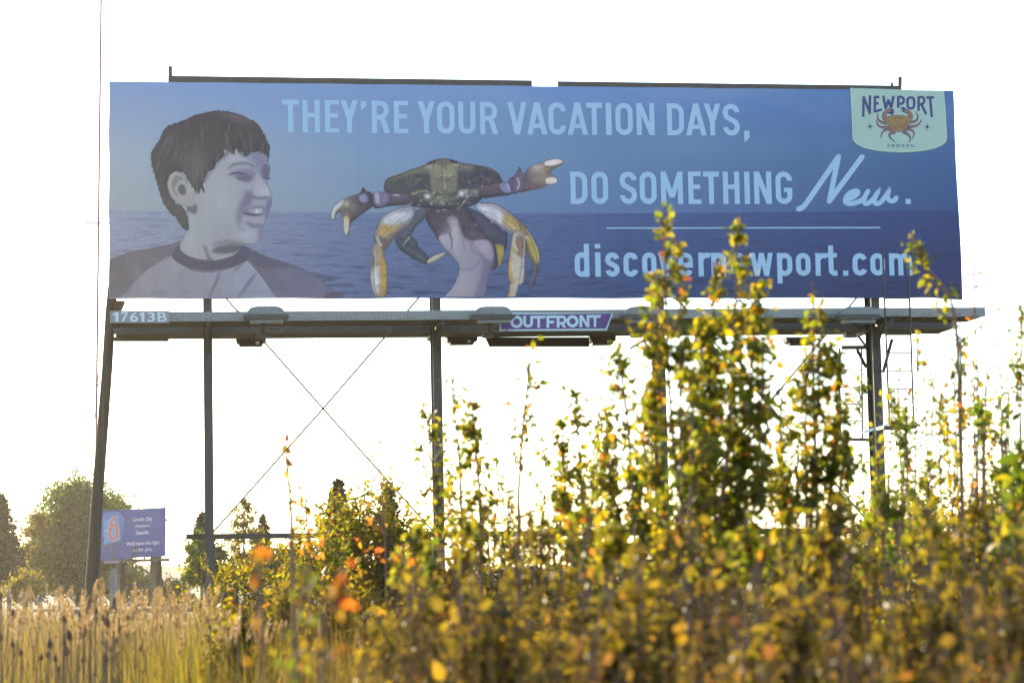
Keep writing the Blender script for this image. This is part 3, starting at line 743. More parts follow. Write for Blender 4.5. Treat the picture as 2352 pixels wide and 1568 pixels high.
for x, y in ((1010, 180), (1030, 172), (1060, 165), (1215, 155), (1240, 165), (1265, 168)):
    seg([(x - 12, y + 16), (x - 4, y - 8), (x + 14, y), (x + 12, y + 18)], (80, 52, 66), soft=3)
S.line([(870, 470), (930, 445), (990, 440)], 20, (140, 140, 112), 7, .7)
S.line([(820, 490), (835, 540)], 18, (142, 136, 108), 6, .7)
S.line([(1060, 500), (1150, 530), (1270, 500)], 34, (112, 116, 100), 12, .7)
S.blob(1150, 510, 90, 24, (118, 124, 106), .7)
S.blob(1000, 490, 28, 26, (206, 210, 226), .95); S.blob(1315, 465, 26, 26, (206, 210, 230), .95)
S.blob(1360, 445, 20, 16, (190, 190, 200), .8); S.blob(1370, 485, 14, 18, (178, 168, 150), .8)
S.blob(1450, 452, 60, 26, (150, 140, 146), .6); S.line([(1505, 395), (1512, 450)], 14, (156, 148, 128), 5, .7)
S.blob(920, 560, 90, 40, (60, 56, 72), .7); S.blob(1380, 560, 90, 40, (62, 58, 78), .7)
for i in range(22):                                    # teeth along the shell's edge
    t = i / 21
    for sx in (-1, 1):
        ex_, ey_ = (((1010, 900, 800, 700, 640, 612), (188, 230, 264, 302, 327, 352)) if sx < 0 else ((1270, 1400, 1520, 1600, 1660, 1690), (176, 198, 218, 243, 284, 342)))
        u_ = np.interp(t * 5, range(6), range(6)); x = np.interp(u_, range(6), ex_); y = np.interp(u_, range(6), ey_)
        k_ = rng.uniform(4, 13)
        S.poly([(x - 9, y + 10), (x + rng.uniform(-4, 4), y - k_), (x + 9, y + 10)], (78, 74, 76), 3, base=True)
for i in range(150):                                   # mottling of shell
    x = rng.uniform(630, 1690); y = rng.normal(350, 60)
    S.blob(x, y, rng.uniform(4, 11), rng.uniform(4, 9), (150, 146, 120) if rng.random() < .3 else (40, 38, 48), rng.uniform(.25, .6))
for i in range(60):                                    # clutter of mouthparts and leg roots
    x = rng.normal(1150, 200); y = rng.normal(520, 45)
    S.blob(x, y, rng.uniform(6, 22), rng.uniform(5, 12), [(150, 146, 116), (48, 44, 56), (178, 178, 186), (98, 84, 76)][rng.integers(4)], rng.uniform(.3, .7), rng.uniform(-1, 1))
# claws
seg([(835, 480), (740, 468), (620, 458), (540, 450), (488, 475), (495, 580), (540, 603), (640, 582), (825, 562)], gy_((98, 90, 114), (70, 64, 82), 460, 590))
S.poly([(500, 470), (570, 450), (640, 490), (620, 560), (550, 590), (510, 550)], (118, 110, 156), 14, .8)
S.line([(530, 470), (540, 540)], 40, (170, 176, 208), 10, .7); S.line([(690, 480), (735, 482)], 14, (164, 162, 182), 5, .7)
seg([(370, 465), (402, 408), (432, 440), (485, 465), (492, 580), (440, 622), (335, 700), (287, 752), (270, 842), (246, 856), (220, 800), (222, 705), (192, 640), (150, 665), (136, 712), (112, 705), (106, 640), (138, 570), (220, 518), (290, 488)], gx_((118, 112, 106), (74, 68, 82), 180, 380), soft=3)
S.poly([(225, 525), (150, 570), (112, 640), (116, 700), (132, 700), (150, 630), (200, 580)], (188, 192, 210), 10, .85)
S.poly([(222, 690), (270, 690), (270, 800), (246, 850), (224, 800)], (192, 186, 178), 9, .85); S.blob(245, 690, 26, 26, (170, 146, 92), .7)
S.blob(250, 560, 30, 26, (172, 166, 156), .7); S.blob(318, 600, 34, 34, (134, 136, 140), .7)
S.poly([(370, 480), (420, 470), (450, 520), (420, 550), (375, 530)], (134, 134, 184), 10, .8)
S.line([(402, 415), (385, 450), (372, 470)], 18, (80, 56, 66), 8, .7); S.blob(380, 620, 70, 50, (84, 74, 86), .6)
seg([(1475, 430), (1560, 390), (1700, 360), (1790, 375), (1785, 465), (1640, 492), (1500, 505)], gy_((96, 84, 100), (72, 62, 80), 380, 490))
S.poly([(1665, 385), (1740, 362), (1785, 400), (1780, 450), (1710, 450)], (126, 128, 178), 10, .85); S.blob(1765, 405, 20, 24, (190, 196, 226), .8)
seg([(1755, 335), (1810, 295), (1850, 222), (1882, 278), (1925, 300), (1905, 400), (1845, 455), (1785, 465), (1760, 400)], gx_((92, 84, 118), (108, 98, 122), 1760, 1900))
S.line([(1850, 235), (1838, 290), (1800, 330)], 22, (92, 68, 84), 9, .7); S.line([(1830, 320), (1850, 370), (1835, 420)], 14, (170, 172, 196), 6, .7)
seg([(1905, 270), (1960, 212), (2060, 180), (2112, 150), (2200, 143), (2255, 160), (2255, 190), (2165, 240), (2142, 280), (2192, 318), (2197, 365), (2120, 382), (2060, 412), (1950, 436), (1850, 452), (1880, 380)], gx_((98, 82, 98), (138, 126, 124), 1900, 2080), soft=3)
S.poly([(2095, 170), (2200, 148), (2250, 165), (2240, 185), (2160, 205), (2095, 210)], (208, 208, 222), 8, .9)
S.line([(2090, 215), (2160, 225), (2240, 190)], 20, (116, 98, 72), 6, .85)
S.poly([(2095, 330), (2160, 315), (2195, 330), (2190, 368), (2110, 378)], (208, 204, 208), 8, .85)
S.blob(2120, 270, 34, 26, (112, 92, 78), .8); S.blob(2010, 230, 60, 34, (180, 172, 172), .7); S.blob(2000, 390, 90, 26, (96, 80, 100), .7)
full = (slice(0, S.X.shape[0]), slice(0, S.X.shape[1]))
mk_ = 1 - .88 * np.clip(.5 - S.sdf(spline(hand_), full) / 8, 0, 1) * (S.Y > 650)
S.texture(0.12, 0.018, mask=mk_); S.texture(0.10, 0.05, mask=mk_); S.texture(0.07, 0.13, mask=mk_)
S.build('printed_crab', 0.0045, face)['label'] = 'printed photograph of a crab held up by a bare hand'
# ------------------------------------------------------------------ lettering
def arc(cx, cy, rx, ry, a0, a1, n=10):
    return [(cx + rx * math.cos(R(a0 + (a1 - a0) * i / n)), cy + ry * math.sin(R(a0 + (a1 - a0) * i / n))) for i in range(n + 1)]

def stroke_quads(path, t, closed=False, roundcap=False):
    """offset a 2-D path to both sides -> (verts, faces)"""
    P = [np.array(p, float) for p in path]
    Q = [P[0]]
    for p in P[1:]:
        if np.linalg.norm(p - Q[-1]) > 1e-6: Q.append(p)
    if closed and np.linalg.norm(Q[0] - Q[-1]) < 1e-6: Q.pop()
    n = len(Q); vs, fs = [], []
    for i in range(n):
        a = Q[i - 1] if (closed or i > 0) else None
        b = Q[(i + 1) % n] if (closed or i < n - 1) else None
        d1 = (Q[i] - a) / np.linalg.norm(Q[i] - a) if a is not None else None
        d2 = (b - Q[i]) / np.linalg.norm(b - Q[i]) if b is not None else None
        if d1 is None: d1 = d2
        if d2 is None: d2 = d1
        n1, n2 = np.array([-d1[1], d1[0]]), np.array([-d2[1], d2[0]])
        mm = n1 + n2; l = np.linalg.norm(mm)
        mm = n1 if l < 1e-6 else mm / l
        c = max(0.45, mm @ n1)
        vs += [tuple(Q[i] + mm * t / 2 / c), tuple(Q[i] - mm * t / 2 / c)]
    for i in range(n if closed else n - 1):
        j = (i + 1) % n
        fs.append((2 * i, 2 * i + 1, 2 * j + 1, 2 * j))
    polys = [(vs, fs)]
    if roundcap:
        for q in (Q[0], Q[-1]):
            c = arc(q[0], q[1], t / 2, t / 2, 0, 360, 14)[:-1]
            polys.append((c, [tuple(range(14))]))
    return polys

def par(x0, y0, x1, y1, w):
    return [([(x0, y0), (x0 + w, y0), (x1 + w, y1), (x1, y1)], [(0, 1, 2, 3)])]
def rect(x0, y0, x1, y1):
    return [([(x0, y0), (x1, y0), (x1, y1), (x0, y1)], [(0, 1, 2, 3)])]

def glyph(ch, W_, H, t, X=None):
    """condensed grotesque letter in a W x H box; X = height of the small letters"""
    h = t / 2; o = []
    X = X or H
    def bowl(w, hh, x=0, y=0):
        r = w / 2 - h
        return arc(x + w - h - r, y + hh - h - r, r, r, 0, 90, 8) + arc(x + h + r, y + hh - h - r, r, r, 90, 180, 8) + arc(x + h + r, y + h + r, r, r, 180, 270, 8) + arc(x + w - h - r, y + h + r, r, r, 270, 360, 8)
    def sform(w, hh):
        r = w / 2 - h; k = hh * .5
        cy = hh - h - r; a0 = math.degrees(math.asin(max(0, min(.8, (hh * .735 - cy) / r))))
        top = ([(w - h, hh * .735)] if hh * .735 < cy else []) + arc(w / 2, cy, r, r, a0, 180, 12)
        ry = (hh / 2 - h - r) 
        path = top + [(h, hh - h - r * 1.0 - ry * .18), (h + r * .22, hh * .585), (w / 2, k), (w - h - r * .22, hh * .415), (w - h, h + r + ry * .18)] + arc(w / 2, h + r, r, r, 0, -180 + a0, 12) + ([(h, hh * .265)] if hh * .735 < cy else [])
        return path
    if ch == 'I': o += rect(0, 0, W_, H)
    elif ch == 'T': o += rect(0, H - t, W_, H) + rect(W_ / 2 - h, 0, W_ / 2 + h, H - t)
    elif ch == 'H': o += rect(0, 0, t, H) + rect(W_ - t, 0, W_, H) + rect(t, H * .46, W_ - t, H * .46 + t * .88)
    elif ch == 'E': o += rect(0, 0, t, H) + rect(t, 0, W_, t * .88) + rect(t, H - t * .88, W_, H) + rect(t, H * .46, W_ * .93, H * .46 + t * .88)
    elif ch == 'Y':
        w = t * 1.08
        o += par(W_ / 2 - w / 2, H * .42, 0, H, w) + par(W_ / 2 - w / 2, H * .42, W_ - w, H, w) + rect(W_ / 2 - h, 0, W_ / 2 + h, H * .44)
    elif ch in 'Vv':
        w = t * 1.04; HH = H if ch == 'V' else X
        o += par(W_ / 2 - w / 2, 0, 0, HH, w) + par(W_ / 2 - w / 2, 0, W_ - w, HH, w)
    elif ch == 'A':
        w = t * 1.05
        o += par(0, 0, W_ / 2 - w / 2, H, w) + par(W_ - w, 0, W_ / 2 - w / 2, H, w) + rect(W_ * .24, H * .2, W_ * .76, H * .2 + t * .85)
    elif ch == 'N':
        o += rect(0, 0, t, H) + rect(W_ - t, 0, W_, H) + par(W_ - t * 1.05, 0, 0, H, t * 1.05)
    elif ch == 'M':
        o += rect(0, 0, t, H) + rect(W_ - t, 0, W_, H) + par(W_ / 2 - h, H * .2, 0, H, t) + par(W_ / 2 - h, H * .2, W_ - t, H, t)
    elif ch == 'w':
        w = t * .95; q = W_ / 4
        o += par(q - w * .3, 0, 0, X, w) + par(q - w * .3, 0, 2 * q - w / 2, X, w) + par(3 * q - w * .7, 0, 2 * q - w / 2, X, w) + par(3 * q - w * .7, 0, W_ - w, X, w)
    elif ch == 'O': o += stroke_quads(bowl(W_, H), t, True)
    elif ch == 'o': o += stroke_quads(bowl(W_, X), t, True)
    elif ch in 'Cc':
        HH = H if ch == 'C' else X; r = W_ / 2 - h
        cy = HH - h - r; a0 = math.degrees(math.asin(max(0, min(.8, (HH * .72 - cy) / r)))); st = HH * .72 < cy
        p = ([(W_ - h, HH * .72)] if st else []) + arc(W_ / 2, cy, r, r, a0, 180, 14) + arc(W_ / 2, h + r, r, r, 180, 360 - a0, 14) + ([(W_ - h, HH * .28)] if st else [])
        o += stroke_quads(p, t)
    elif ch == 'G':
        r = W_ / 2 - h
        p = [(W_ - h, H * .72)] + arc(W_ / 2, H - h - r, r, r, 0, 180, 14) + arc(W_ / 2, h + r, r, r, 180, 360, 14) + [(W_ - h, H * .5)]
        o += stroke_quads(p, t) + rect(W_ * .5, H * .5 - t * .85, W_ - t * .5, H * .5)
    elif ch in 'Ss': o += stroke_quads(sform(W_, H if ch == 'S' else X), t)
    elif ch == 'D':
        r = (W_ / 2 - h) * 1.15
        o += rect(0, 0, t, H) + stroke_quads([(t, H - h)] + arc(W_ - h - r, H - h - r, r, r, 90, 0, 10) + arc(W_ - h - r, h + r, r, r, 0, -90, 10) + [(t, h)], t)
    elif ch == 'U':
        r = W_ / 2 - h
        o += stroke_quads([(h, H)] + arc(W_ / 2, h + r, r, r, 180, 360, 16) + [(W_ - h, H)], t)
    elif ch == 'R':
        r = (H * .55 - t) / 2 * .98; r = min(r, W_ / 2 - h)
        y0 = H * .41 + h
        o += rect(0, 0, t, H) + stroke_quads([(t, H - h)] + arc(W_ * .94 - h - r, H - h - r, r, r, 90, 0, 10) + arc(W_ * .94 - h - r, y0 + r, r, r, 0, -90, 10) + [(t, y0)], t * .96)
        o += par(W_ - t * 1.1, 0, W_ * .46, H * .43, t * 1.08)
    elif ch == 'd':
        o += rect(W_ - t, 0, W_, H) + stroke_quads(bowl(W_, X), t, True)
    elif ch == 'p':
        o += rect(0, -(H - X) * .95, t, X) + stroke_quads(bowl(W_, X), t, True)
    elif ch == 'i': o += rect(0, 0, W_, X) + rect(0, H - t * .85, W_, H)
    elif ch == 'e':
        r = W_ / 2 - h; y = X * .47
        p = [(t, y), (W_ - h, y), (W_ - h, X - h - r)] + arc(W_ / 2, X - h - r, r, r, 0, 180, 14) + arc(W_ / 2, h + r, r, r, 180, 340, 14)
        o += stroke_quads(p, t * .96)
    elif ch == 'n':
        r = W_ / 2 - h
        o += rect(0, 0, t, X) + stroke_quads(arc(W_ / 2, X - h - r, r, r, 170, 0, 12) + [(W_ - h, 0)], t)
    elif ch == 'm':
        q = (W_ + t) / 2; r = q / 2 - h
        o += rect(0, 0, t, X) + stroke_quads(arc(q / 2, X - h - r, r, r, 170, 0, 12) + [(q - h, 0)], t) + stroke_quads(arc(q - t + q / 2, X - h - r, r, r, 170, 0, 12) + [(W_ - h, 0)], t)
    elif ch == 'r':
        r = W_ * .62
        o += rect(0, 0, t, X) + stroke_quads(arc(h + r, X - h - r, r, r, 175, 60, 10), t)
    elif ch == 't':
        r = W_ * .34
        o += stroke_quads([(W_ * .4, H), (W_ * .4, h + r)] + arc(W_ * .4 + r, h + r, r, r, 190, 270, 8) + [(W_, h)], t) + rect(0, X - t * .85, W_, X)
    elif ch == '.': o += rect(0, 0, W_, t)
    elif ch in "',": o += [([(0, 0), (W_, H * .42), (W_, H), (0, H)], [(0, 1, 2, 3)])]
    return o

def flat(name, shapes, n, mat, parent, to_sz, LL=None, dn=0.0005):
    """flat printed shape; to_sz maps its 2-D points to (s, z) of the board"""
    LL = LL or L
    mb = MB()
    for i, (vs, fs) in enumerate(shapes):
        nv = len(vs)
        pts = [LL(to_sz(x, y)[0], n + i * dn + (dn * .8 * k / nv if nv > 20 else 0), to_sz(x, y)[1]) for k, (x, y) in enumerate(vs)]
        mb.add(pts, fs)
    return mb.build(name, mat, parent)

def flatmat(name, c, rough=0.55):
    c = np.asarray(c)
    return surf(name, c * 0.96, np.clip(c * 1.04, 0, .85), 4, rough)
M['print_white'] = flatmat('printed_white', ink((140, 180, 228)))

def text_line(items, zoom, base_y, top_y, t, xh=None):
    """items: (character, left, right) in zoom pixels; baseline and cap line measured at the middle of the line"""
    for ch, xa, xb in items:
        by = base_y(xa) if callable(base_y) else base_y
        ty = top_y(xa) if callable(top_y) else top_y
        s0, z0 = px2b(*zoom(xa, by)); s1, _ = px2b(*zoom(xb, by)); _, z1 = px2b(*zoom(xa, ty))
        Wd, H = s1 - s0, z1 - z0
        hh = H
        if ch == '.': hh = t
        if ch == "'": z0, hh = z0 + H * .70, H * .28
        if ch == ',': z0, hh = z0 - H * .22, H * .38
        g = glyph(ch, Wd, hh, t, xh(H) if xh else None)
        flat('letter', g, 0.007, M['print_white'], face, lambda x, y, s0=s0, z0=z0: (s0 + x, z0 + y))

tE = 0.0889
text_line([('T', 78, 235), ('H', 270, 436), ('E', 485, 622), ('Y', 635, 803), ("'", 830, 882), ('R', 933, 1107), ('E', 1145, 1283), ('Y', 1372, 1540), ('O', 1557, 1726), ('U', 1762, 1926), ('R', 1970, 2145)],
          zE, lambda x: 404 + .0095 * x, lambda x: 92 + .0115 * x, tE)
text_line([('V', 35, 212), ('A', 212, 398), ('C', 410, 568), ('A', 582, 768), ('T', 755, 900), ('I', 932, 984), ('O', 1020, 1178), ('N', 1212, 1376), ('D', 1490, 1645), ('A', 1662, 1848), ('Y', 1828, 1980), ('S', 2000, 2152), (',', 2190, 2240)],
          zF, lambda x: 405 + .0055 * x, lambda x: 110 + .0085 * x, tE)
text_line([('D', 97, 190), ('O', 212, 303), ('S', 367, 460), ('O', 476, 568), ('M', 592, 712), ('E', 742, 812), ('T', 824, 911), ('H', 932, 1022), ('I', 1049, 1078), ('N', 1102, 1197), ('G', 1220, 1310), ('.', 1928, 1957)],
          zD, 332, 155, 0.091)
text_line([('d', 120, 200), ('i', 232, 262), ('s', 287, 365), ('c', 387, 467), ('o', 489, 567), ('v', 576, 662), ('e', 686, 767), ('r', 797, 852), ('n', 867, 949), ('e', 974, 1055), ('w', 1080, 1205), ('p', 1227, 1310), ('o', 1330, 1410), ('r', 1437, 1490), ('t', 1500, 1556), ('.', 1587, 1615), ('c', 1640, 1720), ('o', 1737, 1817), ('m', 1840, 1966)],
          zD, lambda x: 731 - .0047 * x, lambda x: 549 + .006 * x, 0.0905, xh=lambda H: H * .745)
zc = lambda x, y: px2b(*zC(x, y)); zd = lambda x, y: px2b(*zD(x, y))
flat('underline', [([(293, 467.5), (1789, 465), (1789, 457.5), (293, 460)], [(0, 1, 2, 3)])], 0.007, M['print_white'], face, zd)
# hand-lettered word
def script(paths, w):
    out = []
    for p, sm in paths:
        q = spline(p, False, 6) if sm else p
        out += stroke_quads(q, w, False, True)
    return out
flat('letter', script([([(205, 1363), (245, 1345), (285, 1300), (340, 1222), (605, 838)], True), ([(605, 838), (513, 1285)], False), ([(513, 1285), (842, 840)], False)], 53), 0.007, M['print_white'], face, zc)
flat('letter', script([([(690, 1262), (745, 1248), (792, 1215), (800, 1190), (770, 1182), (720, 1205), (682, 1250), (676, 1290), (705, 1308), (760, 1306), (830, 1280), (868, 1250)], True)], 50), 0.0072, M['print_white'], face, zc)
flat('letter', script([([(903, 1184), (872, 1240), (864, 1290), (885, 1310), (925, 1292), (972, 1240), (1006, 1185), (978, 1240), (966, 1290), (990, 1310), (1030, 1295), (1076, 1240), (1112, 1184), (1098, 1225), (1108, 1265), (1140, 1284), (1170, 1276), (1188, 1252)], True)], 47), 0.0074, M['print_white'], face, zc)

# ------------------------------------------------------------------ shield-shaped emblem in the corner
emb = empty('emblem', (0, 0, 0), 0, face)
sh = [(721, 146), (735, 420), (744, 655), (760, 690), (800, 725), (870, 755), (970, 778), (1100, 792), (1230, 797), (1360, 793), (1480, 779), (1580, 757), (1650, 727), (1690, 695), (1702, 655), (1690, 420), (1671, 176)]
def inset(P, k):
    c = np.mean(P, 0); return [tuple(c + (np.array(p) - c) * k) for p in P]
def fan(P): return [(P, [tuple(range(len(P)))])]
mk = lambda nm, c: flatmat(nm, ink(c))
flat('emblem_shield', fan(sh), 0.0075, mk('emblem_edge_olive', (112, 132, 132)), face, zc)
sh2 = [(x + (5 if x < 1200 else -5), y - (0 if y < 200 else 7)) for x, y in sh]
flat('emblem_shield', fan(sh2), 0.0085, mk('emblem_edge_pale', (182, 206, 206)), face, zc)
sh3 = [(x + (11 if x < 1200 else -11), y - (0 if y < 200 else 13)) for x, y in sh]
flat('emblem_shield', fan(sh3), 0.0095, mk('emblem_field', (146, 178, 186)), face, zc)
navy = mk('emblem_navy', (34, 36, 112)); gold = mk('emblem_gold', (134, 112, 72)); tan_ = mk('emblem_tan', (128, 98, 92)); midb = mk('emblem_mid_blue', (72, 84, 150))
def bez(p): return spline(p, False, 5)
NP = [[[(855, 437), (858, 232)], [(858, 232), (920, 400)], [(920, 410), (922, 222)]],
      [[(970, 393), (972, 226)], [(960, 237), (1018, 237)], [(972, 305), (1010, 300)], [(970, 384), (1043, 362)]],
      [[(1056, 224), (1080, 358)], [(1080, 355), (1108, 262)], [(1108, 262), (1135, 352)], [(1135, 352), (1160, 226)]],
      [[(1206, 346), (1208, 228)], [(1206, 238), (1245, 238), (1262, 262), (1258, 292), (1240, 304), (1208, 306)]],
      [[(1334, 240), (1305, 255), (1300, 295), (1306, 340), (1334, 352), (1362, 340), (1368, 295), (1362, 255), (1334, 240)]],
      [[(1412, 376), (1412, 232)], [(1412, 240), (1450, 240), (1470, 265), (1462, 296), (1440, 308), (1414, 310)], [(1440, 310), (1460, 350), (1488, 410)]],
      [[(1490, 242), (1568, 242)], [(1528, 242), (1545, 440)]]]
for g in NP:
    shp = []
    for p in g: shp += stroke_quads(p if len(p) < 4 else bez(p), 25)
    flat('emblem_letter', shp, 0.0105, navy, face, zc)
    shp = []
    for p in g: shp += stroke_quads(p if len(p) < 4 else bez(p), 6)
    flat('emblem_letter', shp, 0.0145, midb, face, zc)
def small_word(word, x0, x1, y0, y1, t):
    n = len(word); cw = (x1 - x0) / n
    for i, ch in enumerate(word):
        xa = x0 + i * cw + cw * .12; w_ = cw * .66
        g = glyph(ch, w_, y1 - y0, t)
        flat('emblem_letter', g, 0.0105, navy, face, lambda x, y, xa=xa: zc(xa + x, y1 - y), dn=.0004)
small_word('OREGON', 1090, 1374, 711, 742, 5.5)
# emblem crab: outline, then fill
legs = [[(1090, 505), (1020, 480), (1000, 440), (1004, 400)], [(1120, 545), (1040, 540), (1000, 515), (985, 470)], [(1150, 570), (1090, 565), (1050, 590), (1030, 650)], [(1180, 590), (1120, 610), (1130, 650), (1175, 688)],
        [(1320, 490), (1380, 480), (1405, 440), (1382, 382)], [(1290, 535), (1370, 530), (1420, 505), (1440, 462)], [(1270, 568), (1330, 565), (1365, 600), (1352, 660)], [(1250, 585), (1300, 610), (1330, 650), (1315, 694)]]
claws = [[(1080, 470), (1065, 430), (1085, 390), (1130, 370)], [(1325, 460), (1330, 420), (1300, 385), (1270, 372)]]
body = [(1080, 475), (1100, 440), (1150, 426), (1205, 422), (1265, 428), (1310, 442), (1325, 475), (1300, 520), (1260, 560), (1235, 582), (1170, 582), (1145, 560), (1105, 520)]
def tapered(p, w0, w1):
    q = bez(p); out = []
    vs, fs = [], []
    for i in range(len(q)):
        d = q[min(i + 1, len(q) - 1)] - q[max(i - 1, 0)]; d = d / np.linalg.norm(d); nn = np.array([-d[1], d[0]])
        w = w0 + (w1 - w0) * i / (len(q) - 1)
        vs += [tuple(q[i] + nn * w / 2), tuple(q[i] - nn * w / 2)]
        if i: fs.append((2 * i - 2, 2 * i - 1, 2 * i + 1, 2 * i))
    return [(vs, fs)]
o1, o2 = [], []
for p in legs: o1 += tapered(p, 34, 8); o2 += tapered(p, 20, 2)
for p in claws: o1 += tapered(p, 48, 40); o2 += tapered(p, 34, 28)
o1 += fan([(1110, 350), (1168, 365), (1150, 392), (1175, 372), (1150, 420), (1100, 400)]) + fan([(1222, 345), (1262, 338), (1320, 378), (1310, 410), (1262, 392), (1225, 372), (1262, 372)])
o1 += fan([tuple(v) for v in spline([(1205 + (x - 1205) * 1.05, 500 + (y - 500) * 1.06) for x, y in body])])
flat('emblem_crab', o1, 0.0105, navy, face, zc, dn=.0002)
flat('emblem_crab', o2, 0.0145, tan_, face, zc, dn=.0002)
flat('emblem_crab', fan([tuple(v) for v in spline(body)]), 0.0175, gold, face, zc)
marks = []
for p in ([(1110, 470), (1140, 520), (1180, 560)], [(1300, 470), (1270, 520), (1230, 560)], [(1160, 452), (1205, 444), (1250, 452)], [(1190, 520), (1180, 545), (1190, 556)], [(1215, 518), (1215, 552)], [(1238, 520), (1232, 545)], [(1200, 478), (1200, 496)]):
    marks += stroke_quads(bez(p), 7)
flat('emblem_crab', marks, 0.018, mk('emblem_brown', (98, 74, 62)), face, zc, dn=.0002)
for cx, cy in ((923, 535), (1499, 538)):
    P = []
    for i in range(16):
        r_ = (52 if i % 4 == 0 else 36) if i % 2 == 0 else 9
        P.append((cx + r_ * math.cos(R(22.5 * i)), cy + r_ * math.sin(R(22.5 * i))))
    vs = [(cx, cy)] + P
    flat('emblem_star', [(vs, [(0, i + 1, (i + 1) % 16 + 1) for i in range(16)])], 0.0105, navy, face, zc)
bpy.data.objects.remove(emb)
# ------------------------------------------------------------------ billboard structure
def text_mesh(word, bold=0.0):
    cu = bpy.data.curves.new('t', 'FONT'); cu.body = word; cu.offset = bold; cu.resolution_u = 4
    o = bpy.data.objects.new('t', cu); col.objects.link(o)
    dg = bpy.context.evaluated_depsgraph_get(); dg.update()
    me = bpy.data.meshes.new_from_object(o.evaluated_get(dg))
    V = np.zeros(len(me.vertices) * 3, np.float32); me.vertices.foreach_get('co', V); V = V.reshape(-1, 3)[:, :2].astype(float)
    F = [tuple(p.vertices) for p in me.polygons]
    bpy.data.objects.remove(o); bpy.data.meshes.remove(me); bpy.data.curves.remove(cu)
    V -= V.min(0); V /= V.max(0)
    return V, F

post_px = [(467.3, 486.6), (992.5, 1012.3), (1505.3, 1525.0), (2001.0, 2020.0)]
post_s = []
for xa, xb in post_px:
    s0, _ = px2b(xa, 697, -0.08); s1, _ = px2b(xb, 697, -0.08)
    c, hw = (s0 + s1) / 2, 0.076
    post_s.append(c)
    ft, wt, n0, n1 = 0.016, 0.012, -0.08, -0.53
    a, b = -n0, -n1
    cc = c - BW / 2
    prof = [(cc - hw, a), (cc + hw, a), (cc + hw, a + ft), (cc + wt / 2, a + ft), (cc + wt / 2, b - ft), (cc + hw, b - ft), (cc + hw, b), (cc - hw, b), (cc - hw, b - ft), (cc - wt / 2, b - ft), (cc - wt / 2, a + ft), (cc - hw, a + ft)]
    mb = MB()
    mb.prism(prof, 'z', -0.4, Z1 - 0.25)
    mb.build('post', M['post'], board)
# stringers behind the face
for z in (Z0 + 0.35, Z0 + 1.85, Z1 - 0.4):
    mb = MB(); mb.box(-BW / 2 + 0.15, BW / 2 - 0.15, 0.052, 0.078, z - 0.06, z + 0.06); mb.build('stringer', M['dark_steel'], board)
# ---- top rails and their upright stubs
def bar_px(name, xa, ya0, ya1, xb, yb0, yb1, n, depth, mat):
    mb = MB()
    P = [px2b(xa, ya1, n), px2b(xb, yb1, n), px2b(xb, yb0, n), px2b(xa, ya0, n)]
    vs = [L(s, n, z) for s, z in P] + [L(s, n - depth, z) for s, z in P]
    mb.add(vs, [(0, 1, 2, 3), (7, 6, 5, 4), (0, 4, 5, 1), (1, 5, 6, 2), (2, 6, 7, 3), (3, 7, 4, 0)])
    return mb.build(name, mat, board)
bar_px('top_rail', 386, 174, 190, 1222, 184.8, 198, -0.10, 0.08, M['dark_steel'])
bar_px('top_rail', 1281, 186.8, 199, 2071, 197, 212, -0.10, 0.08, M['dark_steel'])
bar_px('rail_stub', 386.8, 152, 174, 395.6, 152, 174, -0.102, 0.06, M['dark_steel'])
bar_px('rail_stub', 2063, 176.5, 198, 2071.5, 176.5, 198, -0.102, 0.06, M['dark_steel'])
bar_px('rail_stub', 2046, 189.5, 198, 2051.6, 189.5, 198, -0.102, 0.06, M['dark_steel'])

# ---- catwalks
NF = 0.95
s0 = px2b(252.2, 720, NF)[0]; s1 = px2b(2263.6, 727, NF)[0]
zt = px2b(700, 714.2, NF)[1]; zb = px2b(700, 735.8, NF)[1]
cat = empty('catwalk', (0, 0, 0), 0, board)
mb = MB()
a, b = s0 - BW / 2, s1 - BW / 2
mb.prism([(-NF, zt), (-NF, zb), (-NF + 0.06, zb), (-NF + 0.06, zb + 0.012), (-NF + 0.012, zb + 0.012), (-NF + 0.012, zt - 0.012), (-NF + 0.06, zt - 0.012), (-NF + 0.06, zt)], 'x', a, b)
fr = mb.build('front_rail', M['steel'], cat)
# bolts along the rail
mb = MB()
for i in range(26):
    x = a + 0.5 + i * (b - a - 1) / 25
    for dx in (-0.035, 0.035): mb.tube([(x + dx, -NF, zb + 0.035), (x + dx, -NF - 0.012, zb + 0.035)], 0.012, 6)
mb.build('bolts', M['lamp_dark'], fr)['kind'] = 'stuff'
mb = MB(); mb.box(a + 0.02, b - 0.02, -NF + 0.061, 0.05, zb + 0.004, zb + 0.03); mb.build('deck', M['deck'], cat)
mb = MB(); mb.box(a + 0.02, b - 0.02, 0.0, 0.05, zb + 0.034, zb + 0.15); mb.build('inner_rail', M['steel'], cat)
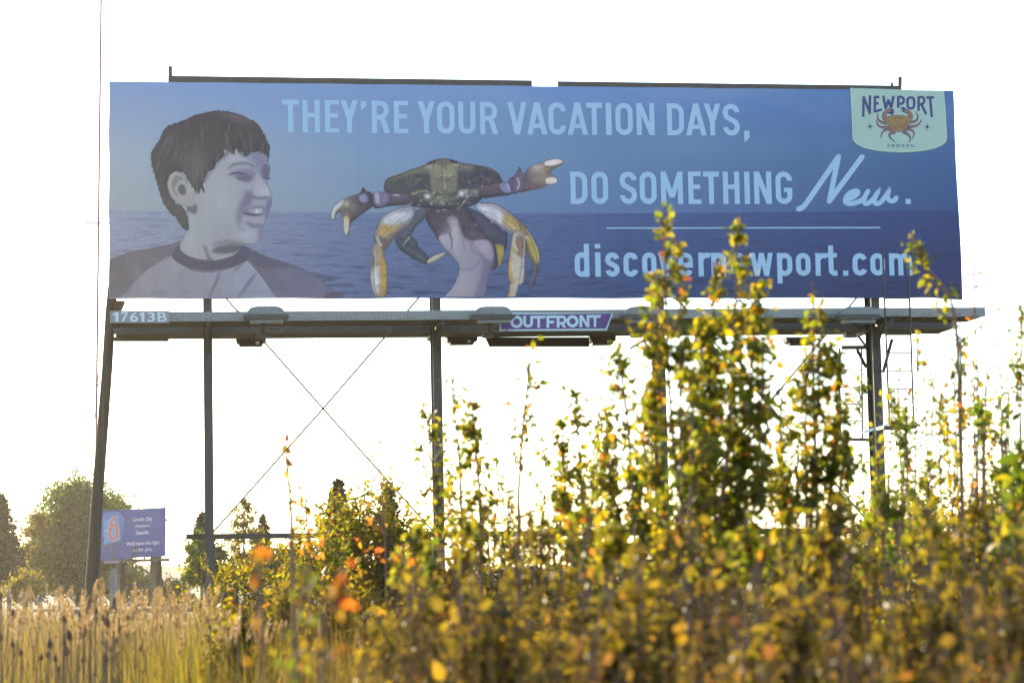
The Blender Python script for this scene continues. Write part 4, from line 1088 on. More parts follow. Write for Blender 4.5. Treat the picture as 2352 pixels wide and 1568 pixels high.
# deck slats crosswise on the underside
n_sl = 120
me0 = None
for i in range(0, n_sl, 2):
    x = a + 0.1 + i * (b - a - 0.2) / n_sl
    if me0 is None:
        mb = MB(); mb.box(-0.02, 0.02, -NF + 0.07, 0.04, zb - 0.008, zb + 0.003)
        o = mb.build('deck_slat', M['deck'], cat); me0 = o.data
    else: o = link('deck_slat', me0, cat)
    o.location.x = x
rear = empty('rear_catwalk', (0, 0, 0), 0, board)
NR = -0.55
ra, rb = px2b(262, 757, NR)[0] - BW / 2, px2b(2196, 762, NR)[0] - BW / 2
rzt = px2b(700, 750.0, NR)[1]; rzb = px2b(700, 764.2, NR)[1]
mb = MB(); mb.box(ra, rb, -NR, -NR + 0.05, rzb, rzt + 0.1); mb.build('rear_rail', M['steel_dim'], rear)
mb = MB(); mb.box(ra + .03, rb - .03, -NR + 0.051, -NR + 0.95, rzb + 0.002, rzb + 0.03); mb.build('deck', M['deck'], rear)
mb = MB(); mb.box(ra, rb, -NR + 0.951, -NR + 1.0, rzb + 0.001, rzb + 0.17); mb.build('rear_rail', M['dark_steel'], rear)
# brackets and knee braces at each post
for c in post_s:
    x = c - BW / 2
    mb = MB(); mb.box(x - 0.04, x + 0.04, -NF + 0.05, 0.078, zb - 0.075, zb - 0.009)
    mb.tube([(x, -0.45, zb - 0.06), (x, 0.07, zb - 0.42)], 0.022, 6)
    mb.build('bracket', M['dark_steel'], board)
    mb = MB(); mb.box(x - 0.04, x + 0.04, 0.532, 1.53, rzb - 0.06, rzb); mb.tube([(x, 1.3, rzb - 0.03), (x, 0.54, rzb - 0.4)], 0.025, 6); mb.build('bracket', M['dark_steel'], board)
x5 = post_s[3] - BW / 2
for pts in ([(580, 520), (648, 655)], [(838, 445), (772, 690)]):
    q = [px2b(*zK(*p), -0.1 if pts[0][0] < 700 else 0.2) for p in pts]
    mb = MB(); nn = -0.25 if pts[0][0] < 700 else 0.02
    q = [px2b(*zK(*p), nn) for p in pts]
    mb.tube([L(q[0][0], nn, q[0][1]), L(q[1][0], nn, q[1][1])], 0.03, 4); mb.build('knee_brace', M['dark_steel'], board)
q0, q1 = px2b(*zK(470, 492), -0.3), px2b(*zK(648, 518), -0.3)
mb = MB(); mb.box(q0[0] - BW / 2, q1[0] - BW / 2, 0.3, 0.36, q1[1], q0[1]); mb.build('knee_brace', M['dark_steel'], board)

# ---- bracing cables and the low beam
def cable(pts, n, r=0.017):
    mb = MB(); q = [px2b(*p, n) for p in pts]
    mb.tube([L(s, n, z) for s, z in q], r, 5); mb.build('brace_cable', M['cable'], board)
cable([(489, 1222), (742, 938), (1000, 640)], -0.30)
cable([(490, 652), (742, 938), (1006, 1232)], -0.325)
cable([(1522, 1222), (1764, 928), (2004, 640)], -0.30)
cable([(1515, 640), (1764, 928), (2006, 1212)], -0.325)
cable([(1447, 800), (1500, 770)], -0.30); cable([(512, 640), (549, 716)], -0.1, .006); cable([(497, 640), (499, 716)], -.1, .005)
bar_px('low_beam', 427, 1225.5, 1238.2, 1990, 1211, 1224, -0.56, 0.09, M['dark_steel'])

# ---- floodlights
def floodlight(cx, first=[None]):
    root = empty('floodlight', (0, 0, 0), 0, board)
    n = 1.35
    s, z = px2b(cx, 733, n)
    x, y = s - BW / 2, -n
    if first[0] is None:
        k = 0.0071
        hood = MB()
        prof = [(-0.34, 0.0), (-0.315, 0.05), (-0.27, 0.11), (-0.22, 0.135), (-0.15, 0.145), (0.17, 0.145), (0.23, 0.13), (0.28, 0.09), (0.31, 0.045), (0.33, 0.0)]
        hood.prism(prof, 'y', -0.13, 0.13)
        g = MB(); g.prism([(-0.36, -0.001), (-0.375, -0.03), (-0.35, -0.05), (-0.31, -0.075), (0.31, -0.075), (0.35, -0.05), (0.375, -0.03), (0.36, -0.001)], 'y', -0.16, 0.16)
        ln = MB(); ln.prism([(-0.27, -0.076), (-0.26, -0.13), (0.28, -0.13), (0.29, -0.076)], 'y', -0.11, 0.11)
        ar = MB(); ar.tube([(-0.05, 0, -0.131), (-0.05, 0.1, -0.24), (-0.05, 0.42, -0.24), (-0.05, 0.75, -0.2)], 0.035, 6); ar.box(-0.13, 0.05, 0.30, 0.5, -0.33, -0.25)
        wr = MB(); wr.tube([(-0.07, .1, -.22), (-0.2, .15, -.27), (-0.36, .2, -.25), (-.5, .35, -.2)], .008, 4); wr.tube([(-0.03, .1, -.22), (.1, .15, -.27), (.22, .2, -.25), (.3, .35, -.2)], .008, 4)
        first[0] = [(nm, q.build(nm, M[mt], root, bevel=bv)) for nm, q, mt, bv in (('hood', hood, 'lamp', .012), ('gasket', g, 'lamp_dark', 0), ('lens_housing', ln, 'lamp', 0), ('arm', ar, 'lamp_dark', 0), ('wire', wr, 'cable', 0))]
    else:
        for nm, o in first[0]:
            c = o.copy(); c.parent = root; col.objects.link(c)
    root.location = (x, y, z + 0.06)
for cx in (611, 1132, 1476, 1970): floodlight(cx)
# lamps and plates of the far side, seen from below
def rearbox(x0, x1, y0, y1, n=-1.62):
    a_, b_ = px2b(x0, y1, n), px2b(x1, y0, n)
    mb = MB(); w_ = b_[0] - a_[0]; h_ = b_[1] - a_[1]; xx = a_[0] - BW / 2
    mb.prism([(xx, b_[1] + .02), (xx + .02, a_[1] + h_ * .45), (xx + w_ * .12, a_[1] + h_ * .3), (xx + w_ * .12, a_[1]), (xx + w_ * .88, a_[1]), (xx + w_ * .9, a_[1] + h_ * .4), (xx + w_, a_[1] + h_ * .5), (xx + w_, b_[1] + .02)], 'y', -n, -n + 0.3)
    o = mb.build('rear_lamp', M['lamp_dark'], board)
    mb = MB(); mb.box(xx + w_ * .66, xx + w_ * .78, -n - .02, -n - .002, a_[1] + h_ * .2, a_[1] + h_ * .55); mb.build('tag_plate', M['white_paint'], o)
for bx in ((541, 611, 776, 794), (1026, 1097, 774, 790), (1354, 1415, 774, 790.5), (1806, 1874, 776, 791)): rearbox(*bx)
nz_ = -1.60
P = [px2b(x, y, nz_) for x, y in ((1114, 774), (1124, 796), (1354, 796), (1354, 774))]
mb = MB(); mb.prism([(s - BW / 2, z) for s, z in P], 'y', -nz_, -nz_ + .03); mb.build('rear_plate', M['deck'], board)
P = [px2b(x, y, nz_) for x, y in ((262, 774), (262, 783.8), (387, 783.8), (387, 774))]
mb = MB(); mb.prism([(s - BW / 2, z) for s, z in P], 'y', -nz_, -nz_ + .03); mb.build('rear_plate', M['deck'], board)

# ---- purple name plate with white letters
npl = 1.0
def zh(x, y, n=npl): return px2b(*zH(x, y), n)
def platebox(name, pts, n0, n1, mat, zm, parent):
    mb = MB(); q = [px2b(*zm(*p), n1) for p in pts]; k = len(q)
    mb.add([L(s, n1, z) for s, z in q] + [L(s, n0, z) for s, z in q], [tuple(range(k)), tuple(range(2 * k - 1, k - 1, -1))] + [(i, k + i, k + (i + 1) % k, (i + 1) % k) for i in range(k)])
    return mb.build(name, mat, parent)
pl_white = flatmat('plate_white', ink((158, 194, 220)))
plate = platebox('name_plate', [(278, 470), (2085, 460), (2192, 168), (278, 160)], 0.962, npl, pl_white, zH, board)
flat('purple_field', [([(303, 443), (2065, 430), (2166, 172), (303, 190)], [(0, 1, 2, 3)])], npl + .003, surf('plate_purple', ink((92, 58, 150)), ink((66, 30, 112)), .6, .45), plate, zh)
def circ(cx, cy, r, t): return stroke_quads(arc(cx, cy, r, r, 0, 360, 40), t, True)
NL = [('O', circ(561, 314, 81, 49)),
      ('U', stroke_quads([(697, 213), (697, 330)] + arc(756, 330, 59, 59, 180, 0, 14) + [(815, 330), (815, 213)], 46)),
      ('T', [([(792, 212), (1060, 212), (1036, 258), (792, 258)], [(0, 1, 2, 3)])] + stroke_quads([(934, 258), (934, 414)], 44)),
      ('F', stroke_quads([(1089, 208), (1089, 413)], 46) + [([(1066, 206), (1250, 206), (1250, 252), (1066, 252)], [(0, 1, 2, 3)]), ([(1112, 298), (1202, 298), (1184, 342), (1112, 342)], [(0, 1, 2, 3)])]),
      ('R', stroke_quads([(1262, 208), (1262, 411)], 46) + stroke_quads([(1245, 229)] + arc(1332, 283, 50, 54, -90, 90, 14) + [(1280, 337)], 44) + [([(1300, 340), (1345, 330), (1400, 410), (1350, 410)], [(0, 1, 2, 3)])]),
      ('O', circ(1505, 306, 78, 49)),
      ('N', stroke_quads([(1646, 202), (1646, 408)], 44) + stroke_quads([(1768, 202), (1768, 405)], 44) + [([(1624, 202), (1672, 202), (1790, 405), (1742, 405)], [(0, 1, 2, 3)])]),
      ('T', [([(1750, 200), (1990, 200), (1972, 246), (1750, 246)], [(0, 1, 2, 3)])] + stroke_quads([(1885, 246), (1885, 402)], 42))]
for ch, shp in NL: flat('letter', shp, npl + .006, pl_white, plate, zh)
# ---- number plate
ng = .975
num = platebox('number_plate', [(333, 1150), (870, 1150), (870, 1040), (333, 1040)], .953, ng, flatmat('number_plate_grey', ink((124, 130, 150))), zG, board)
dig = flatmat('number_white', ink((172, 198, 226)))
for ch, xa, xb in (('1', 360, 408), ('7', 430, 500), ('6', 512, 588), ('1', 600, 644), ('3', 672, 740), ('B', 765, 848)):
    V, F = text_mesh(ch, 0.012) if ch != '1' else (np.array([(.42, 0), (1, 0), (1, 1), (.55, 1), (.0, .82), (.0, .62), (.42, .7)]), [(0, 1, 2, 3, 4, 5, 6)])
    (sa, za), (sb, zb_) = px2b(*zG(xa, 1140), ng), px2b(*zG(xb, 1052), ng)
    mb = MB(); mb.add([L(sa + v[0] * (sb - sa), ng + .004, za + v[1] * (zb_ - za)) for v in V], F); mb.build('digit', dig, num)
# ---- ladders
def ladder(rails, rungs, n, mat):
    root = empty('ladder', (0, 0, 0), 0, board)
    R_ = []
    for p0, p1 in rails:
        a_, b_ = px2b(*p0, n), px2b(*p1, n); R_.append((a_, b_))
        mb = MB(); mb.tube([L(a_[0], n, a_[1]), L(b_[0], n, b_[1])], 0.017, 6); mb.build('rail', mat, root)
    for y in rungs:
        q = []
        for (a_, b_), (p0, p1) in zip(R_, rails):
            t = (y - p0[1]) / (p1[1] - p0[1]); q.append((a_[0] + (b_[0] - a_[0]) * t, a_[1] + (b_[1] - a_[1]) * t))
        mb = MB(); mb.tube([L(q[0][0] + .017, n, q[0][1]), L(q[1][0] - .017, n, q[1][1])], 0.011, 5); mb.build('rung', mat, root)
    return root
ladder([((2027, 562), (2043, 978)), ((2085, 562), (2099, 978))], [686, 728, 769.5, 811, 852, 894, 936, 976], 1.25, M['dark_steel'])
ladder([((1928, 800), (1930, 1006)), ((1979, 800), (1981.5, 1006))], [811, 850, 889, 928, 967], -1.75, M['cable'])
def slab(p, n0, n1, th, name, mat):
    mb = MB(); a_, b_ = px2b(*p[0], n1), px2b(*p[1], n1)
    mb.add([L(a_[0], n1, a_[1]), L(b_[0], n1, b_[1]), L(b_[0], n1, b_[1] - th), L(a_[0], n1, a_[1] - th), L(a_[0], n0, a_[1]), L(b_[0], n0, b_[1]), L(b_[0], n0, b_[1] - th), L(a_[0], n0, a_[1] - th)],
           [(3, 2, 1, 0), (4, 5, 6, 7), (0, 1, 5, 4), (1, 2, 6, 5), (2, 3, 7, 6), (3, 0, 4, 7)])
    mb.build(name, mat, board)
slab([(2030, 978), (2106, 976)], 0.9, 1.35, 0.05, 'ladder_plank', M['dark_steel'])
slab([(1984, 989), (2040, 972)], 0.5, 0.56, 0.05, 'ladder_strut', M['white_paint'])
slab([(1936, 1004), (2000, 1006)], -1.9, -1.6, 0.04, 'ladder_plank', M['dark_steel'])
# ------------------------------------------------------------------ second billboard, far left
class Frame:
    def __init__(s, O, th, Wd):
        s.O = np.array(O, float); s.th = th; s.W = Wd
        s.ex = np.array([math.cos(th), math.sin(th)]); s.en = np.array([math.sin(th), -math.cos(th)])
        s.c = s.O + s.ex * Wd / 2
    def px(s, x, y, n=0.0):
        v = ray(x, y); p0 = s.O + s.en * n
        t = ((p0 - CAM[:2]) @ s.en) / (v[:2] @ s.en); p = CAM + v * t
        return (p[:2] - s.O) @ s.ex, p[2]
    def L(s, a, n, z): return (float(a) - s.W / 2, -float(n), float(z))
zS = ZM(220, 1220, 210 / 1646); zT = ZM(0, 1150, 700 / 2123)
pl_ = W(*zS(212, 600), 155.0); pr_ = W(*zS(1420, 600), 150.5)
FB = Frame(pl_[:2], math.atan2(pr_[1] - pl_[1], pr_[0] - pl_[0]), float(np.hypot(*(pr_ - pl_)[:2])))
sb = empty('small_billboard', (FB.c[0], FB.c[1], 0), FB.th)
tag(sb, 'small blue billboard with a red numeral on two dark posts behind the leaning pole', 'billboard')
zs = lambda x, y, n=0.0: FB.px(*zS(x, y), n)
c4 = [zs(205, 1148), zs(1412, 1072), zs(1425, 138), zs(222, 205)]
mb = MB()
mb.add([FB.L(s, 0, z) for s, z in c4] + [FB.L(s, -.12, z) for s, z in c4], [(0, 1, 2, 3), (7, 6, 5, 4), (0, 4, 5, 1), (1, 5, 6, 2), (2, 6, 7, 3), (3, 7, 4, 0)])
sface = mb.build('face_panel', surf('small_print_blue', ink((46, 64, 142)), ink((56, 76, 152)), .5, .6), sb)
def sflat(name, shapes, n, mat, dn=.004): return flat(name, shapes, n, mat, sface, zs, FB.L, dn)
sflat('printed_glow', [([(250, 240), (560, 225), (650, 330), (640, 620), (600, 700), (240, 720), (225, 420)], [tuple(range(7))])], .006, surf('small_print_glow', ink((84, 102, 176)), ink((98, 116, 186)), .8, .6))
sflat('printed_sign', [([(268, 850), (592, 765), (548, 288), (274, 400)], [(0, 1, 2, 3)])], .02, surf('small_print_sign', ink((84, 132, 200)), ink((100, 148, 214)), 1, .6))
dk = flatmat('small_print_dark', ink((74, 78, 112)))  # dark ink of the printed sign's base edge and pole
sflat('printed_sign', [([(268, 850), (592, 765), (606, 802), (276, 902)], [(0, 1, 2, 3)]), ([(412, 862), (440, 855), (458, 1120), (424, 1125)], [(0, 1, 2, 3)])], .024, dk)
six = [(505, 385), (480, 355), (440, 375), (405, 470), (385, 600), (400, 700), (450, 750), (505, 715), (530, 620), (520, 520), (480, 470), (435, 500), (405, 590)]
sflat('numeral', stroke_quads(spline(six, False, 5), 78), .03, flatmat('small_print_white', ink((176, 180, 214))))
sflat('numeral', stroke_quads(spline(six, False, 5), 50), .04, flatmat('small_print_red', ink((164, 96, 100))))
wht = flatmat('small_print_text', ink((190, 194, 226)))
for word, xa, ya, xb, yb, hh in (('Lincoln City', 828, 412, 1196, 395, 78), ('Newport', 878, 533, 1160, 515, 66), ('Seaside', 884, 660, 1134, 648, 70), ("We'll leave the light", 698, 876, 1334, 842, 76), ('on for you.', 824, 992, 1196, 970, 76), ('motel', 288, 604, 366, 590, 52)):
    V, F = text_mesh(word, 0.025)
    if word in ('Newport', "We'll leave the light", 'on for you.', 'Lincoln City'): V = V * [1, 1.25] - [0, .25]
    mb = MB(); mb.add([FB.L(*(lambda q: (q[0], .03, q[1]))(zs(xa + v[0] * (xb - xa), ya + v[0] * (yb - ya) - v[1] * hh))) for v in V], F); mb.build('lettering', wht, sface)
# posts, walkway, rails
zt_ = lambda x, y, n=0.0: FB.px(*zT(x, y), n)
for xa, xb, n in ((856, 886, -.3), (1112, 1158, -.3)):
    a_, b_ = zt_(xa, 700, n), zt_(xb, 700, n)
    mb = MB(); x0, x1 = a_[0] - FB.W / 2, b_[0] - FB.W / 2
    xm = (x0 + x1) / 2
    mb.box(x0, x1, -n, -n + .03, -.3, zt_(900, 300)[1]); mb.box(xm - .02, xm + .02, -n + .03, -n + .4, -.3, zt_(900, 300)[1]); mb.box(x0, x1, -n + .4, -n + .43, -.3, zt_(900, 300)[1]); mb.build('post', M['dark_steel'], sb)
a_, b_ = zt_(752, 664, .5), zt_(1180, 648, .5)
mb = MB(); mb.box(a_[0] - FB.W / 2, b_[0] - FB.W / 2, -.5, .3, a_[1] - .12, a_[1] + .06); mb.build('catwalk', M['dark_steel'], sb)
a_, b_ = zt_(800, 845, -.75), zt_(1150, 838, -.75)
mb = MB(); mb.box(a_[0] - FB.W / 2, b_[0] - FB.W / 2, .75, .85, a_[1] - .06, a_[1] + .12); mb.build('low_beam', M['dark_steel'], sb)
a_, b_ = zt_(770, 682, .56), zt_(880, 660, .56)
mb = MB(); mb.box(a_[0] - FB.W / 2, b_[0] - FB.W / 2, -.56, -.52, a_[1], b_[1]); pp = mb.build('name_plate', flatmat('small_plate_violet', ink((112, 108, 150))), sb)
for x in (982, 1006):
    a_, b_ = zt_(x, 560, .6), zt_(x, 800, .6)
    mb = MB(); mb.tube([FB.L(a_[0], .6, a_[1]), FB.L(b_[0], .6, b_[1])], .04, 5); mb.build('ladder_rail', M['dark_steel'], sb)
for y in (575, 600, 625, 650, 690, 720, 750, 780):
    a_, b_ = zt_(982, y, .6), zt_(1006, y, .6)
    mb = MB(); mb.tube([FB.L(a_[0] + .04, .6, a_[1]), FB.L(b_[0] - .04, .6, b_[1])], .025, 4); mb.build('rung', M['dark_steel'], sb)
mb = MB(); a_, b_ = zt_(945, 690, -.2), zt_(1100, 800, -.2)
mb.tube([FB.L(a_[0], -.9, a_[1]), FB.L(b_[0], -.9, b_[1])], .05, 4); mb.build('brace', M['dark_steel'], sb)
a_, b_ = zt_(1216, 368, -.15), zt_(1236, 352, -.15)
mb = MB(); mb.box(a_[0] - FB.W / 2 - .3, b_[0] - FB.W / 2, .13, .2, a_[1], a_[1] + .12); mb.build('rail_stub', M['dark_steel'], sb)

# ------------------------------------------------------------------ leaning timber pole behind the left end
n = -0.9
def bw_(x, y, n):
    s, z = px2b(x, y, n); return b2w(s, n, z)
tops = [(258, 639), (251, 712), (243, 847), (223, 1110), (208, 1344), (203, 1430)]
hw_ = [0.083, 0.088, 0.092, 0.1, .114, .118]
pts = [bw_(x + 3, y, n) for x, y in tops]
base = pts[-1].copy(); base[2] = 0
d = (pts[-1] - pts[-2]); pts.append(pts[-1] + d * ((-0.3 - pts[-1][2]) / d[2])); hw_.append(.12)
root = empty('timber_pole', (pts[-1][0], pts[-1][1], 0))
tag(root, 'leaning brown timber pole behind the left end of the big billboard', 'pole')
o_ = np.array([pts[-1][0], pts[-1][1], 0])
mb = MB(); mb.tube([p - o_ for p in pts], hw_, 14); mb.build('shaft', M['timber'], root, smooth=True)
mb = MB(); mb.tube([p - o_ + np.array([-0.13 - .01 * i, -.02, 0]) for i, p in enumerate(pts[1:])], .006, 4); mb.build('side_wire', M['cable'], root)  # thin wire down the left side of the shaft
q = [bw_(x, y, -.75) - o_ for x, y in ((259, 690), (283, 690), (272, 716), (262, 722))]
mb = MB(); mb.add(list(q) + [p + np.array([0, .25, 0]) for p in q], [(0, 1, 2, 3), (7, 6, 5, 4), (0, 4, 5, 1), (1, 5, 6, 2), (2, 6, 7, 3), (3, 7, 4, 0)]); mb.build('bracket', M['timber'], root)

# ------------------------------------------------------------------ slim antenna mast
D_ = 62.0
root = empty('antenna_mast', (W(221, 1380, D_)[0], D_, 0))
tag(root, 'very thin antenna mast rising past the top left of the frame', 'mast')
o_ = np.array([W(221, 1380, D_)[0], D_, 0])
p0, p1 = W(232, 0, D_), W(221, 980, D_)
dv = (p0 - p1); up_ = p0 + dv * .12; dn_ = p1 - dv * (p1[2] / dv[2])
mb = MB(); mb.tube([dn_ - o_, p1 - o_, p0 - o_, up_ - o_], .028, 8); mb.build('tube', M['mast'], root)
mb = MB(); mb.tube([W(193, 512, D_) - o_, W(252, 511, D_) - o_], .01, 5)
for i in range(11):
    p = W(196 + i * 5.4, 511.7, D_) - o_; mb.tube([p + np.array([0, -.35, -.0]), p + np.array([0, .35, 0])], .014, 4); mb.tube([p + np.array([0, 0, -.022]), p + np.array([0, 0, .022])], .006, 4)
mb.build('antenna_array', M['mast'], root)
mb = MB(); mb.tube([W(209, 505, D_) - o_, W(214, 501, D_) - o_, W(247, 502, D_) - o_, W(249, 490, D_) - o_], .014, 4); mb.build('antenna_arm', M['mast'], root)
mb = MB(); a_, b_ = W(225, 517, D_) - o_, W(-60, 552, D_) - o_
mb.tube([a_ + (b_ - a_) * t + np.array([0, 0, -.25 * math.sin(math.pi * t)]) for t in np.linspace(0, 1, 9)], .008, 4); mb.build('guy_wire', M['cable'], root)
mb = MB(); p = W(223.5, 884, D_) - o_; mb.box(p[0] - .03, p[0] + .03, p[1] - .03, p[1] + .03, p[2] - .03, p[2] + .03); mb.build('collar', M['cable'], root)

# ------------------------------------------------------------------ cable fence at the far left, grey marker post, guard rail
def fence_post(x, y0, d, label):
    p = W(x, y0, d)
    mb = MB(); mb.tube([(0, 0, -.2), (0, 0, p[2] - .06)], .055, 8); mb.tube([(0, 0, p[2] - .06), (0, 0, p[2])], [.055, .02], 8)
    o = mb.build('fence_post', M['concrete'], None, smooth=False); o.location = (p[0], d, 0)
    tag(o, label, 'post', 'posts of the cable fence'); return p
D_ = 60
pA = fence_post(20, 1352, D_, 'grey cable-fence post at the far left edge in front of the conifer')
pB = fence_post(56, 1357, D_, 'grey cable-fence post just right of the far-left one')
pC = fence_post(92, 1364, D_, 'grey cable-fence post third from the left edge, below the broad tree')
for (p, q, sag, lb) in ((pA, pB, .17, 'shiny sagging cable between the two leftmost fence posts'), (pB, pC, .17, 'shiny sagging cable slung toward the third fence post')):
    mb = MB(); mid = (p + q) / 2; mid[2] = 0
    mb.tube([p + (q - p) * t + np.array([0, 0, -.04 - sag * 4 * t * (1 - t)]) - mid for t in np.linspace(.0, 1, 13)], .014, 5)
    o = mb.build('fence_cable', M['steel'], None, smooth=True); o.location = mid; tag(o, lb, 'cable', 'fence cables')
p = W(*zT(836, 722), 120.0)
mb = MB(); w_ = .30
prof = [(-w_ / 2, -.2), (w_ / 2, -.2), (w_ / 2, p[2] - .12), (w_ / 2 - .07, p[2] - .02), (0, p[2]), (-w_ / 2 + .07, p[2] - .02), (-w_ / 2, p[2] - .12)]
mb.prism(prof, 'y', -.12, .12); o = mb.build('marker_post', M['concrete']); o.location = (p[0], p[1], 0)
tag(o, 'pale grey round-topped marker post in front of the small billboard', 'post')
pa, pb = W(*zT(880, 1016), 78.0), W(*zT(1500, 1008), 78.0)
root = empty('guard_rail', ((pa[0] + pb[0]) / 2, 78, 0)); tag(root, 'low galvanised guard rail half hidden in the grass below the small billboard', 'rail')
o_ = np.array([(pa[0] + pb[0]) / 2, 78, 0])
zz = pa[2]
mb = MB(); mb.prism([(-.04, zz - .15), (-.07, zz - .11), (-.03, zz - .075), (-.07, zz - .04), (-.04, zz), (-.03, zz), (-.05, zz - .04), (-.015, zz - .075), (-.05, zz - .11), (-.03, zz - .15)], 'x', pa[0] - o_[0] - 1.5, pb[0] - o_[0] + 1); mb.build('beam', M['steel'], root)
for i in range(7):
    x = pa[0] - o_[0] - 1.2 + i * (pb[0] - pa[0] + 2.2) / 6
    mb = MB(); mb.box(x - .05, x + .05, -.012, .1, -.2, zz - .01); mb.build('post', M['concrete'], root)
# ------------------------------------------------------------------ foliage
M['leaf_yg'] = leafmat('leaf_yellow_green', [(0, (.036, .052, .008)), (.3, (.066, .08, .009)), (.6, (.105, .10, .009)), (.88, (.15, .118, .009)), (.96, (.18, .09, .011)), (1, (.2, .05, .012))], trans=.68, boost=2.55, tint=(1.0, .97, .38))
M['leaf_g'] = leafmat('leaf_green', [(0, (.026, .044, .008)), (.5, (.05, .07, .009)), (.85, (.09, .098, .012)), (1, (.15, .115, .012))], trans=.65, boost=2.6, tint=(.95, 1.0, .3))
M['leaf_o'] = leafmat('leaf_orange', [(0, (.11, .085, .012)), (.35, (.17, .11, .012)), (.7, (.21, .085, .014)), (1, (.22, .05, .014))], trans=.65, tint=(1.0, .85, .4), boost=2.6)
M['leaf_gld'] = leafmat('leaf_golden', [(0, (.04, .044, .008)), (.35, (.078, .074, .009)), (.88, (.125, .10, .01)), (1, (.16, .075, .012))], trans=.66, tint=(1.0, .98, .32), boost=2.5)
M['leaf_low'] = leafmat('leaf_olive_brown', [(0, (.038, .034, .009)), (.4, (.07, .058, .011)), (.75, (.096, .076, .012)), (.95, (.13, .09, .013)), (1, (.14, .065, .016))], trans=.64, boost=2.35, tint=(1.0, .92, .37))
M['leaf_dry'] = leafmat('leaf_dry', [(0, (.034, .03, .011)), (.4, (.072, .054, .014)), (.75, (.11, .08, .018)), (1, (.12, .056, .024))], trans=.5, tint=(1, .85, .45), boost=2.2)
M['leaf_far'] = leafmat('tree_leaf', [(0, (.018, .034, .008)), (.5, (.038, .06, .011)), (1, (.085, .098, .016))], trans=.5, tint=(.95, 1, .4))
M['leaf_gold'] = leafmat('tree_leaf_gold', [(0, (.06, .06, .014)), (.5, (.11, .1, .02)), (1, (.19, .13, .025))], trans=.55)
M['needle'] = leafmat('needles', [(0, (.015, .026, .014)), (.6, (.03, .042, .02)), (1, (.06, .06, .025))], trans=.25, boost=1.6)
M['straw'] = leafmat('dry_grass_blade', [(0, (.078, .054, .024)), (.35, (.158, .116, .055)), (.75, (.235, .182, .095)), (1, (.135, .115, .03))], trans=.5, tint=(1, .9, .65), boost=1.4)
M['grass'] = leafmat('green_grass_blade', [(0, (.04, .045, .009)), (.5, (.095, .09, .014)), (.8, (.16, .125, .028)), (1, (.19, .13, .055))], trans=.55, tint=(1, .95, .4))
M['stalk'] = leafmat('brown_stalk', [(0, (.045, .03, .016)), (.5, (.085, .06, .026)), (1, (.13, .10, .035))], trans=.4, tint=(1, .85, .5), boost=1.6)
M['plume'] = leafmat('grass_plume', [(0, (.2, .145, .075)), (.6, (.3, .235, .13)), (1, (.36, .3, .18))], trans=.5, tint=(1, .88, .7), boost=1.5)
M['teasel'] = surf('teasel_head', (.08, .032, .018), (.17, .075, .04), 60, .8)
M['teasel_stem'] = surf('teasel_stem', (.13, .08, .045), (.2, .13, .075), 30, .8)

def leaf_template(w=.62, fold=.12, droop=.18):
    V = np.array([(0, 0, 0), (0, .33, -.02), (0, .68, -droop * .45), (0, 1, -droop), (-w / 2, .30, fold), (-w * .42, .66, fold * .8 - droop * .45), (w / 2, .30, fold), (w * .42, .66, fold * .8 - droop * .45)])
    T = np.array([(0, 1, 4), (0, 6, 1), (2, 3, 5), (2, 7, 3)]); Q = np.array([(4, 1, 2, 5), (1, 6, 7, 2)])
    return V, T, Q
LEAFS = [leaf_template(), leaf_template(.5, .16, .3), leaf_template(.72, .08, .1)]
_leaf_mesh = {}
def leaf_mesh(kind, matname):
    k = (kind, matname)
    if k not in _leaf_mesh:
        V, T, Q = LEAFS[kind]; _leaf_mesh[k] = mesh_np('leaf', V, T, Q, M[matname])
    return _leaf_mesh[k]

def norm(a): return a / (np.linalg.norm(a, axis=-1, keepdims=True) + 1e-9)

def leaf_frames(pos, axis, size, roll=None):
    """-> origin, X, Y, Z vectors of each leaf"""
    n = len(pos)
    Y = norm(axis)
    ref = norm(rng.normal(size=(n, 3)) * .7 + np.array([0, 0, 1.0]))
    X = norm(np.cross(Y, ref)); Z = np.cross(X, Y)
    return X, Y, Z

def join_leaves(name, pos, X, Y, Z, size, matname, parent, kind=0):
    V, T, Q = LEAFS[kind]
    n = len(pos)
    P = pos[:, None, :] + size[:, None, None] * (V[None, :, 0:1] * X[:, None, :] + V[None, :, 1:2] * Y[:, None, :] + V[None, :, 2:3] * Z[:, None, :])
    k = len(V); off = (np.arange(n) * k)[:, None, None]
    me = mesh_np(name, P.reshape(-1, 3), (T[None] + off).reshape(-1, 3), (Q[None] + off).reshape(-1, 4), M[matname])
    return link(name, me, parent)

def place_leaves(root, pos, axis, size, matname, n_obj, rank):
    """the n_obj leaves with the highest rank become objects of their own, the rest one mass"""
    X, Y, Z = leaf_frames(pos, axis, size)
    order = np.argsort(-rank)
    solo, rest = order[:n_obj], order[n_obj:]
    for i in solo:
        kd = int(i) % 3
        o = link('leaf', leaf_mesh(kd, matname), root)
        s_ = float(size[i])
        o.matrix_basis = Matrix(((X[i, 0] * s_, Y[i, 0] * s_, Z[i, 0] * s_, pos[i, 0]), (X[i, 1] * s_, Y[i, 1] * s_, Z[i, 1] * s_, pos[i, 1]), (X[i, 2] * s_, Y[i, 2] * s_, Z[i, 2] * s_, pos[i, 2]), (0, 0, 0, 1)))
    if len(rest):
        o = join_leaves('foliage', pos[rest], X[rest], Y[rest], Z[rest], size[rest], matname, root)
        o['kind'] = 'stuff'

def curve3(p0, p1, bend, n=5):
    t = np.linspace(0, 1, n)[:, None]
    return p0 + (p1 - p0) * t + np.sin(np.pi * t * .5) * 0 + bend * (t * (1 - t) * 2)

